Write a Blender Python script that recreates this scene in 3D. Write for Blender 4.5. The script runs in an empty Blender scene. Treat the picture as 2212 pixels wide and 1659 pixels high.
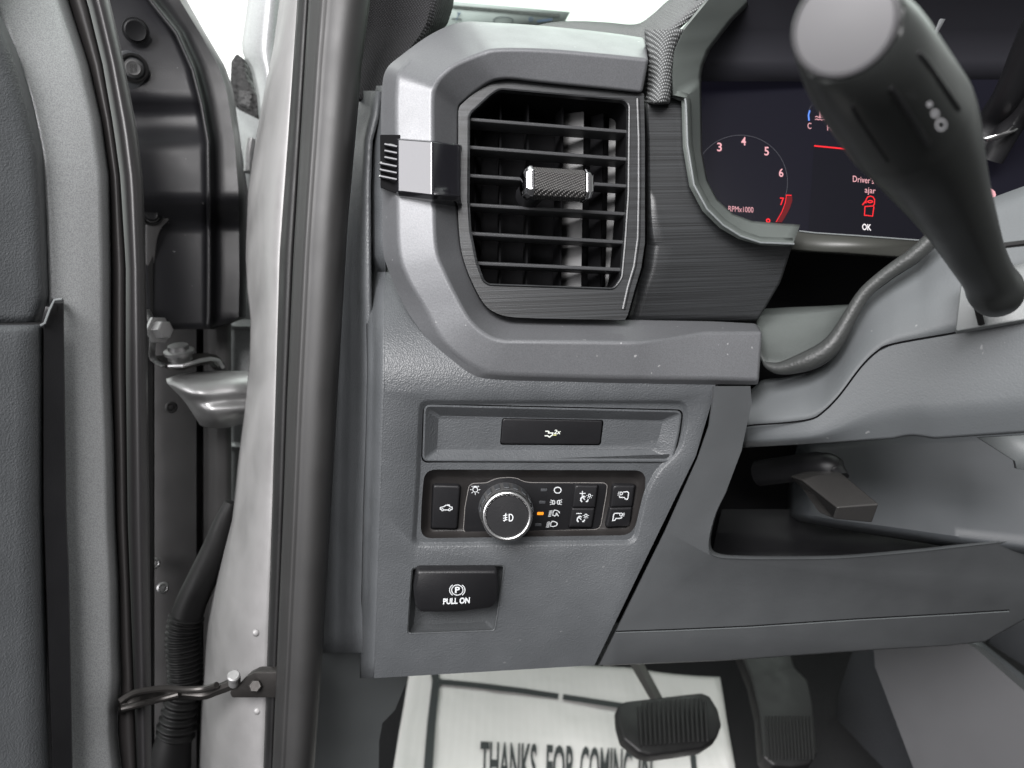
import bpy, bmesh, math, random
from mathutils import Vector, Matrix
from mathutils.geometry import tessellate_polygon
random.seed(7)
S = bpy.context.scene
rad = math.radians
# ---------------------------------------------------------------- camera
FPX, CX, CY = 1580.0, 1106.0, 829.5          # photo measured at 2212 x 1659
PITCH = rad(20)
CAM = Vector((0, 0, .85))
FWD = Vector((0, math.cos(PITCH), -math.sin(PITCH)))
UP = Vector((0, math.sin(PITCH), math.cos(PITCH)))
RT = Vector((1, 0, 0))
cd = bpy.data.cameras.new('camera'); cam = bpy.data.objects.new('camera', cd)
S.collection.objects.link(cam); S.camera = cam
cam.location = CAM; cam.rotation_euler = (rad(90) - PITCH, 0, 0)
cd.sensor_width = 36; cd.lens = 18 / (CX / FPX)
cd.clip_start = .01; cd.clip_end = 200
cd.dof.use_dof = True; cd.dof.focus_distance = .44; cd.dof.aperture_fstop = 8.0
# ---------------------------------------------------------------- light
W = bpy.data.worlds.new('World'); S.world = W; W.use_nodes = True
nt = W.node_tree; nt.nodes.clear()
def wn(t, **k):
    n = nt.nodes.new(t)
    for a, b in k.items(): setattr(n, a, b)
    return n
out = wn('ShaderNodeOutputWorld'); bg = wn('ShaderNodeBackground')
tc = wn('ShaderNodeTexCoord'); sx = wn('ShaderNodeSeparateXYZ')
nt.links.new(tc.outputs['Generated'], sx.inputs[0])
# showroom: bright beyond the windscreen and the open door, dim inside the cab
def ramp(src, stops):
    r = wn('ShaderNodeValToRGB'); cr = r.color_ramp
    cr.elements[0].position, cr.elements[0].color = stops[0][0], (*stops[0][1], 1)
    cr.elements[1].position, cr.elements[1].color = stops[1][0], (*stops[1][1], 1)
    for p, c in stops[2:]:
        e = cr.elements.new(p); e.color = (*c, 1)
    m = wn('ShaderNodeMapRange'); m.inputs[1].default_value = -1; m.inputs[2].default_value = 1
    nt.links.new(src, m.inputs[0]); nt.links.new(m.outputs[0], r.inputs[0])
    return r.outputs[0]
WORLD_Y = ramp(sx.outputs[1], [(.0, (.42, .41, .42)), (.40, (.40, .40, .40)), (.56, (.95, 1., .97)), (.75, (1.6, 1.68, 1.62)), (1, (2.2, 2.26, 2.2))])
WORLD_Z = ramp(sx.outputs[2], [(.0, (.10, .10, .10)), (.42, (.18, .18, .18)), (.52, (1, 1, 1)), (1, (1, 1, 1))])
WORLD_X = ramp(sx.outputs[0], [(.0, (1.5, 1.5, 1.5)), (.45, (1.0, 1.0, 1.0)), (.75, (.75, .75, .75)), (1, (.36, .36, .36))])
m1 = wn('ShaderNodeMixRGB', blend_type='MULTIPLY'); m1.inputs[0].default_value = 1
m2 = wn('ShaderNodeMixRGB', blend_type='MULTIPLY'); m2.inputs[0].default_value = 1
nt.links.new(WORLD_Y, m1.inputs[1]); nt.links.new(WORLD_Z, m1.inputs[2])
nt.links.new(m1.outputs[0], m2.inputs[1]); nt.links.new(WORLD_X, m2.inputs[2])
nt.links.new(m2.outputs[0], bg.inputs[0]); bg.inputs[1].default_value = .60
nt.links.new(bg.outputs[0], out.inputs[0])
def area(name, loc, target, sx_, sy_, power, col):
    l = bpy.data.lights.new(name, 'AREA'); l.shape = 'RECTANGLE'; l.size = sx_; l.size_y = sy_
    l.energy = power; l.color = col
    o = bpy.data.objects.new(name, l); S.collection.objects.link(o)
    o.location = loc; d = Vector(target) - Vector(loc)
    o.rotation_euler = d.to_track_quat('-Z', 'Y').to_euler()
area('showroom_lamp_door', (-1.3, -1.0, 1.7), (0, .4, .75), 1.5, 1.3, 30, (1, .985, 1))
area('showroom_lamp_front', (.9, 2.1, 2.1), (0, .4, .8), 2.4, 1.6, 14, (.86, 1, .92))
area('showroom_lamp_rear', (-.35, -.9, 2.1), (0, .45, .6), 1.2, .8, 56, (1, .98, .98))
S.view_settings.view_transform = 'Standard'; S.view_settings.look = 'None'
S.view_settings.exposure = 0.62; S.view_settings.gamma = 1; S.view_settings.use_curve_mapping = False
S.cycles.max_bounces = 8

# ---------------------------------------------------------------- helpers
def P(x, y, d):
    return CAM + FWD * d + RT * ((x - CX) / FPX * d) + UP * (-(y - CY) / FPX * d)
class Pl:
    def __init__(s, p0, n):
        s.p0 = Vector(p0); s.n = Vector(n).normalized()
        if s.n.dot(CAM - s.p0) < 0: s.n = -s.n
    def pt(s, x, y, h=0.0):
        r = P(x, y, 1.0) - CAM
        t = (s.p0 + s.n * h - CAM).dot(s.n) / r.dot(s.n)
        return CAM + r * t
    def d(s, x, y): return (s.pt(x, y) - CAM).dot(FWD)
def plane3(a, b, c):
    A, B, C_ = P(*a), P(*b), P(*c)
    return Pl(A, (B - A).cross(C_ - A))
TILE = {}
def deft(k, X0, Y0, w, outw=2212.):
    TILE[k] = (X0 / 1.8228, Y0 / 1.8228, (w / outw) / 1.8228)
for k, X0, Y0, w, ow in [('a', 0, 0, 1400, 2212), ('b', 0, 1000, 1400, 2212), ('c', 0, 1974, 1400, 2212), ('d', 1300, 0, 1400, 2212),
    ('e', 1400, 700, 1400, 2212), ('f', 1400, 1500, 1400, 2212), ('g', 1200, 1974, 1400, 2212), ('h', 2632, 0, 1400, 2212),
    ('i', 2632, 900, 1400, 2212), ('j', 2432, 1974, 1600, 2212), ('k', 1600, 1550, 1150, 2212), ('l', 2700, 400, 900, 2212),
    ('m', 1450, 450, 500, 2074), ('n', 1980, 620, 400, 2212), ('o', 1740, 0, 560, 2212), ('p', 3500, 0, 532, 981),
    ('q', 2900, 1650, 1132, 2212), ('r', 2050, 1630, 200, 2212), ('s', 2120, 1850, 430, 2212)]:
    deft(k, X0, Y0, w, ow)
def T(k, *pts):
    ox, oy, s = TILE[k]
    return [(ox + x * s, oy + y * s) for x, y in pts]
def T1(k, x, y): return T(k, (x, y))[0]
def ccw(pts):
    a = sum(pts[i][0] * pts[(i + 1) % len(pts)][1] - pts[(i + 1) % len(pts)][0] * pts[i][1] for i in range(len(pts)))
    return list(pts) if a > 0 else list(pts)[::-1]
def inset(pts, k):
    """move every edge of a polygon inwards by k pixels"""
    pts = ccw(pts); n = len(pts); o = []
    for i in range(n):
        a, b, c = Vector(pts[i - 1]), Vector(pts[i]), Vector(pts[(i + 1) % n])
        e1 = (b - a).normalized(); e2 = (c - b).normalized()
        n1 = Vector((-e1.y, e1.x)); n2 = Vector((-e2.y, e2.x))
        m = n1 + n2
        if m.length < 1e-4: m = n1
        m.normalize(); q = max(.45, m.dot(n1))
        o.append(tuple(b + m * (k / q)))
    return o
def rnd(pts, r, n=5):
    pts = ccw(pts); N = len(pts); o = []
    for i in range(N):
        a, b, c = Vector(pts[i - 1]), Vector(pts[i]), Vector(pts[(i + 1) % N])
        rr = r[i] if isinstance(r, (list, tuple)) else r
        l1, l2 = (a - b).length, (c - b).length
        q = min(rr, l1 * .48, l2 * .48)
        p1 = b + (a - b).normalized() * q; p2 = b + (c - b).normalized() * q
        for k in range(n + 1):
            t = k / n
            o.append(tuple(p1 * (1 - t) ** 2 + b * 2 * t * (1 - t) * 1.0 + p2 * t * t))
    return o
def smooth_poly(pts, n=6, closed=False):
    """Catmull-Rom through any-dimension tuples"""
    L = len(pts); o = []
    g = (lambda i: pts[i % L]) if closed else (lambda i: pts[max(0, min(L - 1, i))])
    for i in range(L if closed else L - 1):
        p0, p1, p2, p3 = g(i - 1), g(i), g(i + 1), g(i + 2)
        for k in range(n):
            t = k / n
            o.append(tuple(.5 * (2 * b + (c - a) * t + (2 * a - 5 * b + 4 * c - d) * t * t + (3 * b - a - 3 * c + d) * t ** 3)
                           for a, b, c, d in zip(p0, p1, p2, p3)))
    if not closed: o.append(tuple(pts[-1]))
    return o
def lerp_at(poly, y):
    """x on a polyline of (x, y) sorted by y"""
    if y <= poly[0][1]: return poly[0][0]
    for (x0, y0), (x1, y1) in zip(poly, poly[1:]):
        if y <= y1: return x0 + (x1 - x0) * (y - y0) / max(1e-6, y1 - y0)
    return poly[-1][0]
ORG = {}
class MB:
    def __init__(s): s.v = []; s.f = []
    def add(s, vs, fs):
        o = len(s.v); s.v += [Vector(v) for v in vs]; s.f += [tuple(i + o for i in f) for f in fs]; return s
    def grid(s, rows, close=False, caps=False):
        n = len(rows[0]); vs = [p for r in rows for p in r]; fs = []
        for i in range(len(rows) - 1):
            for j in range(n if close else n - 1):
                k = (j + 1) % n
                fs.append((i * n + j, i * n + k, (i + 1) * n + k, (i + 1) * n + j))
        if caps:
            fs.append(tuple(range(n))[::-1]); fs.append(tuple((len(rows) - 1) * n + j for j in range(n)))
        return s.add(vs, fs)
    def rings(s, pl, rs, cap=True, true=None, cap0=False):
        """rs: [(outline px, height m)]; true=href: extrude along the plane normal from the outline seen at height href"""
        rows = []
        for pts, h in rs:
            pts = ccw(pts)
            rows.append([(pl.pt(x, y, h) if true is None else pl.pt(x, y, true) + pl.n * (h - true)) for x, y in pts])
        n = len(rows[0]); s.grid(rows, close=True)
        if cap:
            o = len(s.v) - n; s.f.append(tuple(o + j for j in range(n)))
        if cap0: s.add(rows[0], [tuple(range(n))])
        return s
    def slab(s, pl, pts, r, h0, h1, b=2.0, mm=None, n=5):
        """rounded block: outline seen at its top edge, from height h0 to h1"""
        bh = mm if mm else b * .00028
        bh = min(bh, (h1 - h0) * .5)
        R_ = rnd(pts, r, n)
        return s.rings(pl, [(R_, h0), (R_, h1 - bh), (rnd(inset(pts, b * .3), max(.1, r - b * .3), n), h1 - bh * .3),
                            (rnd(inset(pts, b), max(.1, r - b), n), h1)], True, true=h1)
    def fill(s, pl, outer, holes=(), h=0.0):
        loops = [ccw(outer)] + [ccw(q) for q in holes]
        pts2 = [p for l in loops for p in l]
        tris = tessellate_polygon([[Vector((x, y, 0)) for x, y in l] for l in loops])
        return s.add([pl.pt(x, y, h) for x, y in pts2], [tuple(t) for t in tris])
    def tube(s, pts, radii, n=16, caps=True, squash=None):
        pts = [Vector(p) for p in pts]; rows = []; up = None
        for i, p in enumerate(pts):
            t = (pts[min(i + 1, len(pts) - 1)] - pts[max(i - 1, 0)]).normalized()
            if up is None:
                up = Vector((0, 0, 1)) if abs(t.z) < .9 else Vector((0, 1, 0))
            up = (up - t * up.dot(t)).normalized(); sd = t.cross(up)
            r = radii[i] if isinstance(radii, (list, tuple)) else radii
            rows.append([p + up * (r * math.cos(a)) + sd * (r * math.sin(a)) for a in (2 * math.pi * k / n for k in range(n))])
        return s.grid(rows, close=True, caps=caps)
    def cyl(s, c, ax, prof, n=40, cap=True):
        """lathe: prof [(height along ax, radius)]"""
        ax = Vector(ax).normalized(); u = ax.orthogonal().normalized(); w = ax.cross(u)
        rows = [[Vector(c) + ax * h + u * (r * math.cos(a)) + w * (r * math.sin(a)) for a in (2 * math.pi * k / n for k in range(n))] for h, r in prof]
        return s.grid(rows, close=True, caps=cap)
    def stroke(s, pl, pts, w, h, closed=False):
        """flat painted line w pixels wide"""
        pts = [Vector(p) for p in pts]; n = len(pts); L = []; Rr = []
        for i in range(n):
            if closed: a, b = pts[i - 1], pts[(i + 1) % n]
            else: a, b = pts[max(0, i - 1)], pts[min(n - 1, i + 1)]
            e1 = pts[i] - a; e2 = b - pts[i]
            if e1.length < 1e-6: e1 = e2
            if e2.length < 1e-6: e2 = e1
            e1.normalize(); e2.normalize()
            m = Vector((-e1.y, e1.x)) + Vector((-e2.y, e2.x))
            if m.length < 1e-3: m = Vector((-e1.y, e1.x))
            m.normalize(); q = max(.6, m.dot(Vector((-e1.y, e1.x))))
            L.append(pts[i] + m * (w / 2 / q)); Rr.append(pts[i] - m * (w / 2 / q))
        s.hk = getattr(s, 'hk', 0) + 1; hh = h + s.hk * 4e-6
        vs = [pl.pt(p.x, p.y, hh) for p in L] + [pl.pt(p.x, p.y, hh) for p in Rr]
        fs = [(i, i + 1, n + i + 1, n + i) for i in range(n - 1)]
        if closed: fs.append((n - 1, 0, n, 2 * n - 1))
        return s.add(vs, fs)
    def arc(s, pl, c, rx, ry, a0, a1, w, h, n=20):
        cl = abs(a1 - a0) >= 359.9
        pts = [(c[0] + rx * math.cos(rad(a0 + (a1 - a0) * k / n)), c[1] + ry * math.sin(rad(a0 + (a1 - a0) * k / n))) for k in range(n if cl else n + 1)]
        return s.stroke(pl, pts, w, h, cl)
    def patch(s, pl, pts, h):
        s.hk = getattr(s, 'hk', 0) + 1
        return s.fill(pl, pts, (), h + s.hk * 4e-6)
    def text(s, pl, txt, bl, br, tl, h, bold=0.0, shear=0.0):
        """letters between the pixel points bottom-left, bottom-right and top-left"""
        cu = bpy.data.curves.new('t', 'FONT'); cu.body = txt; cu.offset = bold; cu.shear = shear; cu.resolution_u = 3
        o = bpy.data.objects.new('t', cu); S.collection.objects.link(o)
        bpy.context.view_layer.update()
        me = bpy.data.meshes.new_from_object(o.evaluated_get(bpy.context.evaluated_depsgraph_get()))
        bpy.data.objects.remove(o)
        xs = [v.co.x for v in me.vertices]
        x0, x1 = min(xs), max(xs); cap = .69
        s.hk = getattr(s, 'hk', 0) + 1; hh = h + s.hk * 4e-6
        bl, br, tl = Vector(bl), Vector(br), Vector(tl)
        vs = []
        for v in me.vertices:
            q = bl + (br - bl) * ((v.co.x - x0) / (x1 - x0)) + (tl - bl) * (v.co.y / cap)
            vs.append(pl.pt(q.x, q.y, hh))
        s.add(vs, [tuple(p.vertices) for p in me.polygons]); bpy.data.meshes.remove(me)
        return s
    def band(s, left, right, ys, cols, dfun):
        """sheet between two edge polylines [(x,y)], depth dfun(u, y, x)"""
        rows = []
        for y in ys:
            a, b = lerp_at(left, y), lerp_at(right, y)
            rows.append([P(a + (b - a) * u, y, dfun(u, y, a + (b - a) * u)) for u in cols])
        return s.grid(rows)
    def build(s, name, m, parent=None, angle=35, bevel=0, solid=0, face_cam=False, seg=2, flat=False, label=None):
        me = bpy.data.meshes.new(name)
        o = bpy.data.objects.new(name, me)
        if parent is None:
            org = sum(s.v, Vector()) / len(s.v)
            o.location = org
        else:
            org = ORG[parent.name]; o.parent = parent
        ORG[o.name] = org
        me.from_pydata([v - org for v in s.v], [], s.f); me.validate()
        bm = bmesh.new(); bm.from_mesh(me)
        bmesh.ops.remove_doubles(bm, verts=bm.verts, dist=1e-7)
        bmesh.ops.recalc_face_normals(bm, faces=bm.faces)
        if solid or face_cam:
            cc = CAM - org; t = sum((f.normal.dot((cc - f.calc_center_median()).normalized()) * f.calc_area() for f in bm.faces), 0.0)
            if t < 0: bmesh.ops.reverse_faces(bm, faces=bm.faces)
        bm.to_mesh(me); bm.free()
        if not flat:
            me.shade_smooth(); me.set_sharp_from_angle(angle=rad(angle))
        if m: me.materials.append(m)
        if solid:
            q = o.modifiers.new('Solidify', 'SOLIDIFY'); q.thickness = solid; q.offset = -1
        if bevel:
            q = o.modifiers.new('Bevel', 'BEVEL'); q.width = bevel; q.segments = seg; q.limit_method = 'ANGLE'; q.angle_limit = rad(angle); q.harden_normals = True
        S.collection.objects.link(o)
        if label: o['label'] = label
        return o
def thing(name, label, cat, loc, group=None):
    o = bpy.data.objects.new(name, None); S.collection.objects.link(o); o.location = loc; o.empty_display_size = .01
    ORG[o.name] = Vector(loc); o['label'] = label; o['category'] = cat
    if group: o['group'] = group
    return o
def tag(o, label, cat, group=None, kind=None):
    o['label'] = label; o['category'] = cat
    if group: o['group'] = group
    if kind: o['kind'] = kind
    return o
def frange(a, b, n): return [a + (b - a) * i / (n - 1) for i in range(n)]

# ---------------------------------------------------------------- materials
def mat(name, col, rough=.5, metal=0, bump=None, coat=0, emit=0, spec=.5, var=0, vscale=40, flake=0, dust=0):
    """bump: list of (kind, scale or (x,y,z), strength, distance)"""
    m = bpy.data.materials.new(name); m.use_nodes = True; t = m.node_tree; b = t.nodes['Principled BSDF']
    b.inputs['Base Color'].default_value = (*col, 1); b.inputs['Roughness'].default_value = rough
    b.inputs['Metallic'].default_value = metal; b.inputs['Coat Weight'].default_value = coat; b.inputs['Coat Roughness'].default_value = .08
    b.inputs['Specular IOR Level'].default_value = spec
    if emit:
        b.inputs['Emission Color'].default_value = (*col, 1); b.inputs['Emission Strength'].default_value = emit
    L = t.links.new; tcn = t.nodes.new('ShaderNodeTexCoord'); prev = None
    for kind, sc, st, dist in (bump or []):
        mp = t.nodes.new('ShaderNodeMapping'); L(tcn.outputs['Object'], mp.inputs[0])
        if isinstance(sc, tuple): mp.inputs['Scale'].default_value = sc; scl = 1.0
        else: scl = sc
        if kind == 'voronoi':
            x = t.nodes.new('ShaderNodeTexVoronoi'); x.feature = 'SMOOTH_F1'; x.inputs['Scale'].default_value = scl; x.inputs['Smoothness'].default_value = .4; o_ = x.outputs['Distance']
            nz = t.nodes.new('ShaderNodeTexNoise'); nz.inputs['Scale'].default_value = scl * .5; nz.inputs['Detail'].default_value = 2
            L(mp.outputs[0], nz.inputs['Vector'])
            mx = t.nodes.new('ShaderNodeMixRGB'); mx.inputs[0].default_value = .0022; mx.blend_type = 'ADD'
            L(mp.outputs[0], mx.inputs[1]); L(nz.outputs['Color'], mx.inputs[2]); L(mx.outputs[0], x.inputs['Vector'])
        elif kind == 'wave':
            x = t.nodes.new('ShaderNodeTexWave'); x.inputs['Scale'].default_value = scl; x.inputs['Distortion'].default_value = 0; o_ = x.outputs['Fac']
            L(mp.outputs[0], x.inputs['Vector'])
        else:
            x = t.nodes.new('ShaderNodeTexNoise'); x.inputs['Scale'].default_value = scl; x.inputs['Detail'].default_value = 3; o_ = x.outputs['Fac']
            L(mp.outputs[0], x.inputs['Vector'])
        bp = t.nodes.new('ShaderNodeBump'); bp.inputs['Strength'].default_value = st; bp.inputs['Distance'].default_value = dist
        L(o_, bp.inputs['Height'])
        if prev: L(prev.outputs[0], bp.inputs['Normal'])
        prev = bp
    if prev: L(prev.outputs[0], b.inputs['Normal'])
    if var:
        nz = t.nodes.new('ShaderNodeTexNoise'); nz.inputs['Scale'].default_value = vscale; nz.inputs['Detail'].default_value = 4
        L(tcn.outputs['Object'], nz.inputs['Vector'])
        mr = t.nodes.new('ShaderNodeMapRange'); mr.inputs[3].default_value = rough - var; mr.inputs[4].default_value = rough + var
        mr.inputs[1].default_value = .3; mr.inputs[2].default_value = .7
        L(nz.outputs['Fac'], mr.inputs[0]); L(mr.outputs[0], b.inputs['Roughness'])
        hs = t.nodes.new('ShaderNodeMixRGB'); hs.blend_type = 'MULTIPLY'; hs.inputs[0].default_value = 1
        mr2 = t.nodes.new('ShaderNodeMapRange'); mr2.inputs[3].default_value = 1 - var; mr2.inputs[4].default_value = 1 + var
        mr2.inputs[1].default_value = .3; mr2.inputs[2].default_value = .7
        L(nz.outputs['Fac'], mr2.inputs[0]); hs.inputs[1].default_value = (*col, 1); L(mr2.outputs[0], hs.inputs[2]); L(hs.outputs[0], b.inputs['Base Color'])
    if flake:
        nz = t.nodes.new('ShaderNodeTexNoise'); nz.inputs['Scale'].default_value = 1400; nz.inputs['Detail'].default_value = 1
        L(tcn.outputs['Object'], nz.inputs['Vector'])
        mr2 = t.nodes.new('ShaderNodeMapRange'); mr2.inputs[3].default_value = 1 - flake; mr2.inputs[4].default_value = 1 + flake
        mr2.inputs[1].default_value = .3; mr2.inputs[2].default_value = .7
        hs = t.nodes.new('ShaderNodeMixRGB'); hs.blend_type = 'MULTIPLY'; hs.inputs[0].default_value = 1
        L(nz.outputs['Fac'], mr2.inputs[0]); hs.inputs[1].default_value = (*col, 1); L(mr2.outputs[0], hs.inputs[2]); L(hs.outputs[0], b.inputs['Base Color'])
    if dust:      # scattered specks of dust and small scuffs
        nz = t.nodes.new('ShaderNodeTexNoise'); nz.inputs['Scale'].default_value = 260; nz.inputs['Detail'].default_value = 1
        n2 = t.nodes.new('ShaderNodeTexNoise'); n2.inputs['Scale'].default_value = 14
        L(tcn.outputs['Object'], nz.inputs['Vector']); L(tcn.outputs['Object'], n2.inputs['Vector'])
        ad = t.nodes.new('ShaderNodeMath'); ad.operation = 'MULTIPLY_ADD'; L(n2.outputs['Fac'], ad.inputs[0]); ad.inputs[1].default_value = .25; L(nz.outputs['Fac'], ad.inputs[2])
        mr3 = t.nodes.new('ShaderNodeMapRange'); mr3.inputs[1].default_value = .915; mr3.inputs[2].default_value = .96; mr3.inputs[3].default_value = 0; mr3.inputs[4].default_value = dust
        L(ad.outputs[0], mr3.inputs[0])
        mx3 = t.nodes.new('ShaderNodeMixRGB'); L(mr3.outputs[0], mx3.inputs[0]); mx3.inputs[2].default_value = (.5, .5, .5, 1)
        lk = b.inputs['Base Color'].links
        if lk: L(lk[0].from_socket, mx3.inputs[1])
        else: mx3.inputs[1].default_value = (*col, 1)
        L(mx3.outputs[0], b.inputs['Base Color'])
    return m
LEATHER = [('voronoi', 1050, .48, .0005), ('noise', 1700, .15, .0003)]
FINE = [('noise', 1100, .30, .0003)]
M = {
 'grain': mat('grained_plastic', (.060, .064, .068), .44, 0, LEATHER, var=.06, dust=.12),
 'grain_dark': mat('dark_grained_plastic', (.04, .042, .05), .48, 0, LEATHER, var=.06),
 'plastic': mat('fine_grey_plastic', (.12, .13, .132), .52, 0, FINE, var=.05),
 'plastic_dark': mat('dark_grey_plastic', (.045, .048, .052), .5, 0, FINE, var=.05),
 'satin': mat('satin_silver_trim', (.112, .115, .121), .44, .3, [('noise', 900, .22, .0003)], coat=.12, var=.04, flake=.12, dust=.5),
 'brushed': mat('brushed_black_panel', (.030, .031, .034), .36, .2, [('noise', (4, 4, 1500), .35, .0004)]),
 'vane': mat('lit_vane_plastic', (.016, .016, .016), .4),
 'black': mat('matte_black_plastic', (.009, .009, .010), .42, 0, FINE, spec=.35, var=.05),
 'void': mat('unlit_black_plastic', (.0025, .0025, .003), .8, spec=.1),
 'rubber': mat('black_rubber', (.0065, .0064, .0066), .5, 0, [('noise', 500, .12, .0004)], spec=.35, var=.08),
 'seal': mat('grey_black_rubber_seal', (.017, .0168, .0168), .52, 0, [('noise', (300, 300, 6), .10, .0004)], var=.04),
 'gloss': mat('piano_black', (.018, .018, .022), .10, .35, coat=1),
 'chrome': mat('chrome', (.75, .75, .76), .07, 1),
 'satin_chrome': mat('satin_chrome', (.62, .62, .62), .24, 1, var=.03),
 'zinc': mat('zinc_plated_steel', (.40, .40, .40), .42, .85, [('noise', 60, .2, .002)], var=.1),
 'steel_dark': mat('dark_steel', (.055, .052, .05), .42, .8, [('noise', 120, .25, .001)], var=.1),
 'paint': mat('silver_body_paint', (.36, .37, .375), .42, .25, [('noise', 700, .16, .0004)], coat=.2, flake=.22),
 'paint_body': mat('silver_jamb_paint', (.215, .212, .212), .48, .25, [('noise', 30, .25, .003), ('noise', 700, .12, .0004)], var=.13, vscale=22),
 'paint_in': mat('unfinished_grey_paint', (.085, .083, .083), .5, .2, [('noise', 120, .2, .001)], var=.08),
 'knit': mat('woven_fabric', (.07, .075, .075), .85, 0, [('wave', 320, .0, .0), ('voronoi', 700, 1, .0012)]),
 'paper': mat('white_paper', (.70, .69, .67), .8, 0, [('noise', 14, .5, .01)], var=.02),
 'ink': mat('printed_ink', (.03, .035, .035), .7),
 'carpet': mat('black_carpet', (.006, .006, .007), .95, 0, [('noise', 500, 1, .003)]),
 'screen': mat('display_glass', (.005, .006, .012), .12, 0, emit=0, coat=.4),
 'legend': mat('white_legend', (.55, .57, .58), .6),
}
def emis(name, col, st):
    m = bpy.data.materials.new(name); m.use_nodes = True; t = m.node_tree; b = t.nodes['Principled BSDF']
    b.inputs['Base Color'].default_value = (.02, .02, .02, 1); b.inputs['Emission Color'].default_value = (*col, 1); b.inputs['Emission Strength'].default_value = st
    b.inputs['Specular IOR Level'].default_value = .05; b.inputs['Roughness'].default_value = .6; b.inputs['Base Color'].default_value = (.004, .004, .004, 1)
    return m
M['lcd_pink'] = emis('lit_pink_graphics', (.85, .42, .46), .8)
M['lcd_white'] = emis('lit_white_graphics', (.85, .8, .82), .9)
M['lcd_red'] = emis('lit_red_graphics', (1, .02, .03), .85)
M['lcd_dark_red'] = emis('dim_red_graphics', (.13, .003, .006), .8)
M['lcd_blue'] = emis('lit_blue_graphics', (.12, .28, .9), .9)
M['lcd_grey'] = emis('dim_grey_graphics', (.12, .12, .14), .6)
M['lcd_bg'] = emis('lit_display_navy', (.0024, .0022, .0042), 1.0)
M['lcd_bg2'] = emis('lit_display_black', (.001, .001, .0012), 1.0)
for k in ('lcd_bg', 'lcd_bg2'):
    b_ = M[k].node_tree.nodes['Principled BSDF']; b_.inputs['Roughness'].default_value = .25; b_.inputs['Specular IOR Level'].default_value = .07; b_.inputs['Base Color'].default_value = (.004, .004, .006, 1)
M['amber'] = emis('lit_amber_lamp', (1, .30, .02), 1.0)
M['lit_legend'] = emis('lit_white_legend', (.9, .92, .85), .85)
M['lit_yellow'] = emis('lit_yellow_legend', (.8, .8, .35), .8)
M['satin'].node_tree.nodes['Principled BSDF'].inputs['Coat Roughness'].default_value = .22
# woven cloth: crossed ribs
def weave(m, sc, st, ds):
    t = m.node_tree; L = t.links.new; b = t.nodes['Principled BSDF']
    tcn = t.nodes.new('ShaderNodeTexCoord'); outs = []
    for ax in ('X', 'Z'):
        x = t.nodes.new('ShaderNodeTexWave'); x.bands_direction = ax if ax == 'X' else 'Z'; x.inputs['Scale'].default_value = sc
        x.inputs['Distortion'].default_value = 1.0; x.inputs['Detail Scale'].default_value = 2
        mp = t.nodes.new('ShaderNodeMapping'); mp.inputs['Rotation'].default_value = (rad(40), rad(28), rad(12)); L(tcn.outputs['Object'], mp.inputs[0])
        L(mp.outputs[0], x.inputs['Vector']); outs.append(x.outputs['Fac'])
    mm = t.nodes.new('ShaderNodeMath'); mm.operation = 'MULTIPLY'; L(outs[0], mm.inputs[0]); L(outs[1], mm.inputs[1])
    bp = t.nodes.new('ShaderNodeBump'); bp.inputs['Strength'].default_value = st; bp.inputs['Distance'].default_value = ds
    L(mm.outputs[0], bp.inputs['Height']); L(bp.outputs[0], b.inputs['Normal'])
    cr = t.nodes.new('ShaderNodeValToRGB'); c = b.inputs['Base Color'].default_value[:3]
    cr.color_ramp.elements[0].color = (*[q * .35 for q in c], 1); cr.color_ramp.elements[1].color = (*[min(1, q * 2.0) for q in c], 1)
    cr.color_ramp.elements[1].position = .6
    L(mm.outputs[0], cr.inputs[0]); L(cr.outputs[0], b.inputs['Base Color'])
def streaks(m, sc, lo, hi):
    t = m.node_tree; L = t.links.new; b = t.nodes['Principled BSDF']; tcn = t.nodes.new('ShaderNodeTexCoord')
    mp = t.nodes.new('ShaderNodeMapping'); mp.inputs['Scale'].default_value = sc; L(tcn.outputs['Object'], mp.inputs[0])
    nz = t.nodes.new('ShaderNodeTexNoise'); nz.inputs['Scale'].default_value = 1; nz.inputs['Detail'].default_value = 2; L(mp.outputs[0], nz.inputs['Vector'])
    cr = t.nodes.new('ShaderNodeValToRGB'); cr.color_ramp.elements[0].position = .32; cr.color_ramp.elements[1].position = .68
    cr.color_ramp.elements[0].color = (*lo, 1); cr.color_ramp.elements[1].color = (*hi, 1)
    L(nz.outputs['Fac'], cr.inputs[0]); L(cr.outputs[0], b.inputs['Base Color'])
streaks(M['brushed'], (8, 8, 1500), (.014, .0145, .015), (.036, .038, .040))
M['knit'] = mat('woven_dash_cloth', (.13, .135, .135), .85); weave(M['knit'], 190, 1, .0008)
M['knit_dark'] = mat('woven_pillar_cloth', (.022, .022, .024), .85); weave(M['knit_dark'], 190, 1, .0008)
M['knurl'] = mat('knurled_grip', (.07, .068, .066), .4); weave(M['knurl'], 260, 1, .001)

# ================================================================ large structure
MP = plane3((830, 850, .432), (1500, 850, .463), (1050, 1450, .492))      # switch panel face
VP = plane3((830, 300, .437), (1500, 300, .467), (1100, 690, .447))       # vent face
# floor of the cab
FLZ = .07
FL = Pl((0, 0, FLZ), (0, 0, 1)); CARP = Pl((0, 0, FLZ - .006), (0, 0, 1))
mb = MB()
mb.add([(-1.0, -.6, FLZ - .006), (1.2, -.6, FLZ - .006), (1.2, .95, FLZ - .006), (-1.0, .95, FLZ - .006), (1.2, 1.25, .45), (-1.0, 1.25, .45), (1.2, 1.3, .8), (-1., 1.3, .8)],
       [(0, 1, 2, 3), (3, 2, 4, 5), (5, 4, 6, 7)])
tag(mb.build('cabin_floor', M['carpet'], solid=.01, face_cam=True), 'black carpeted floor and toe board under the pedals', 'floor', kind='structure')

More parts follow.
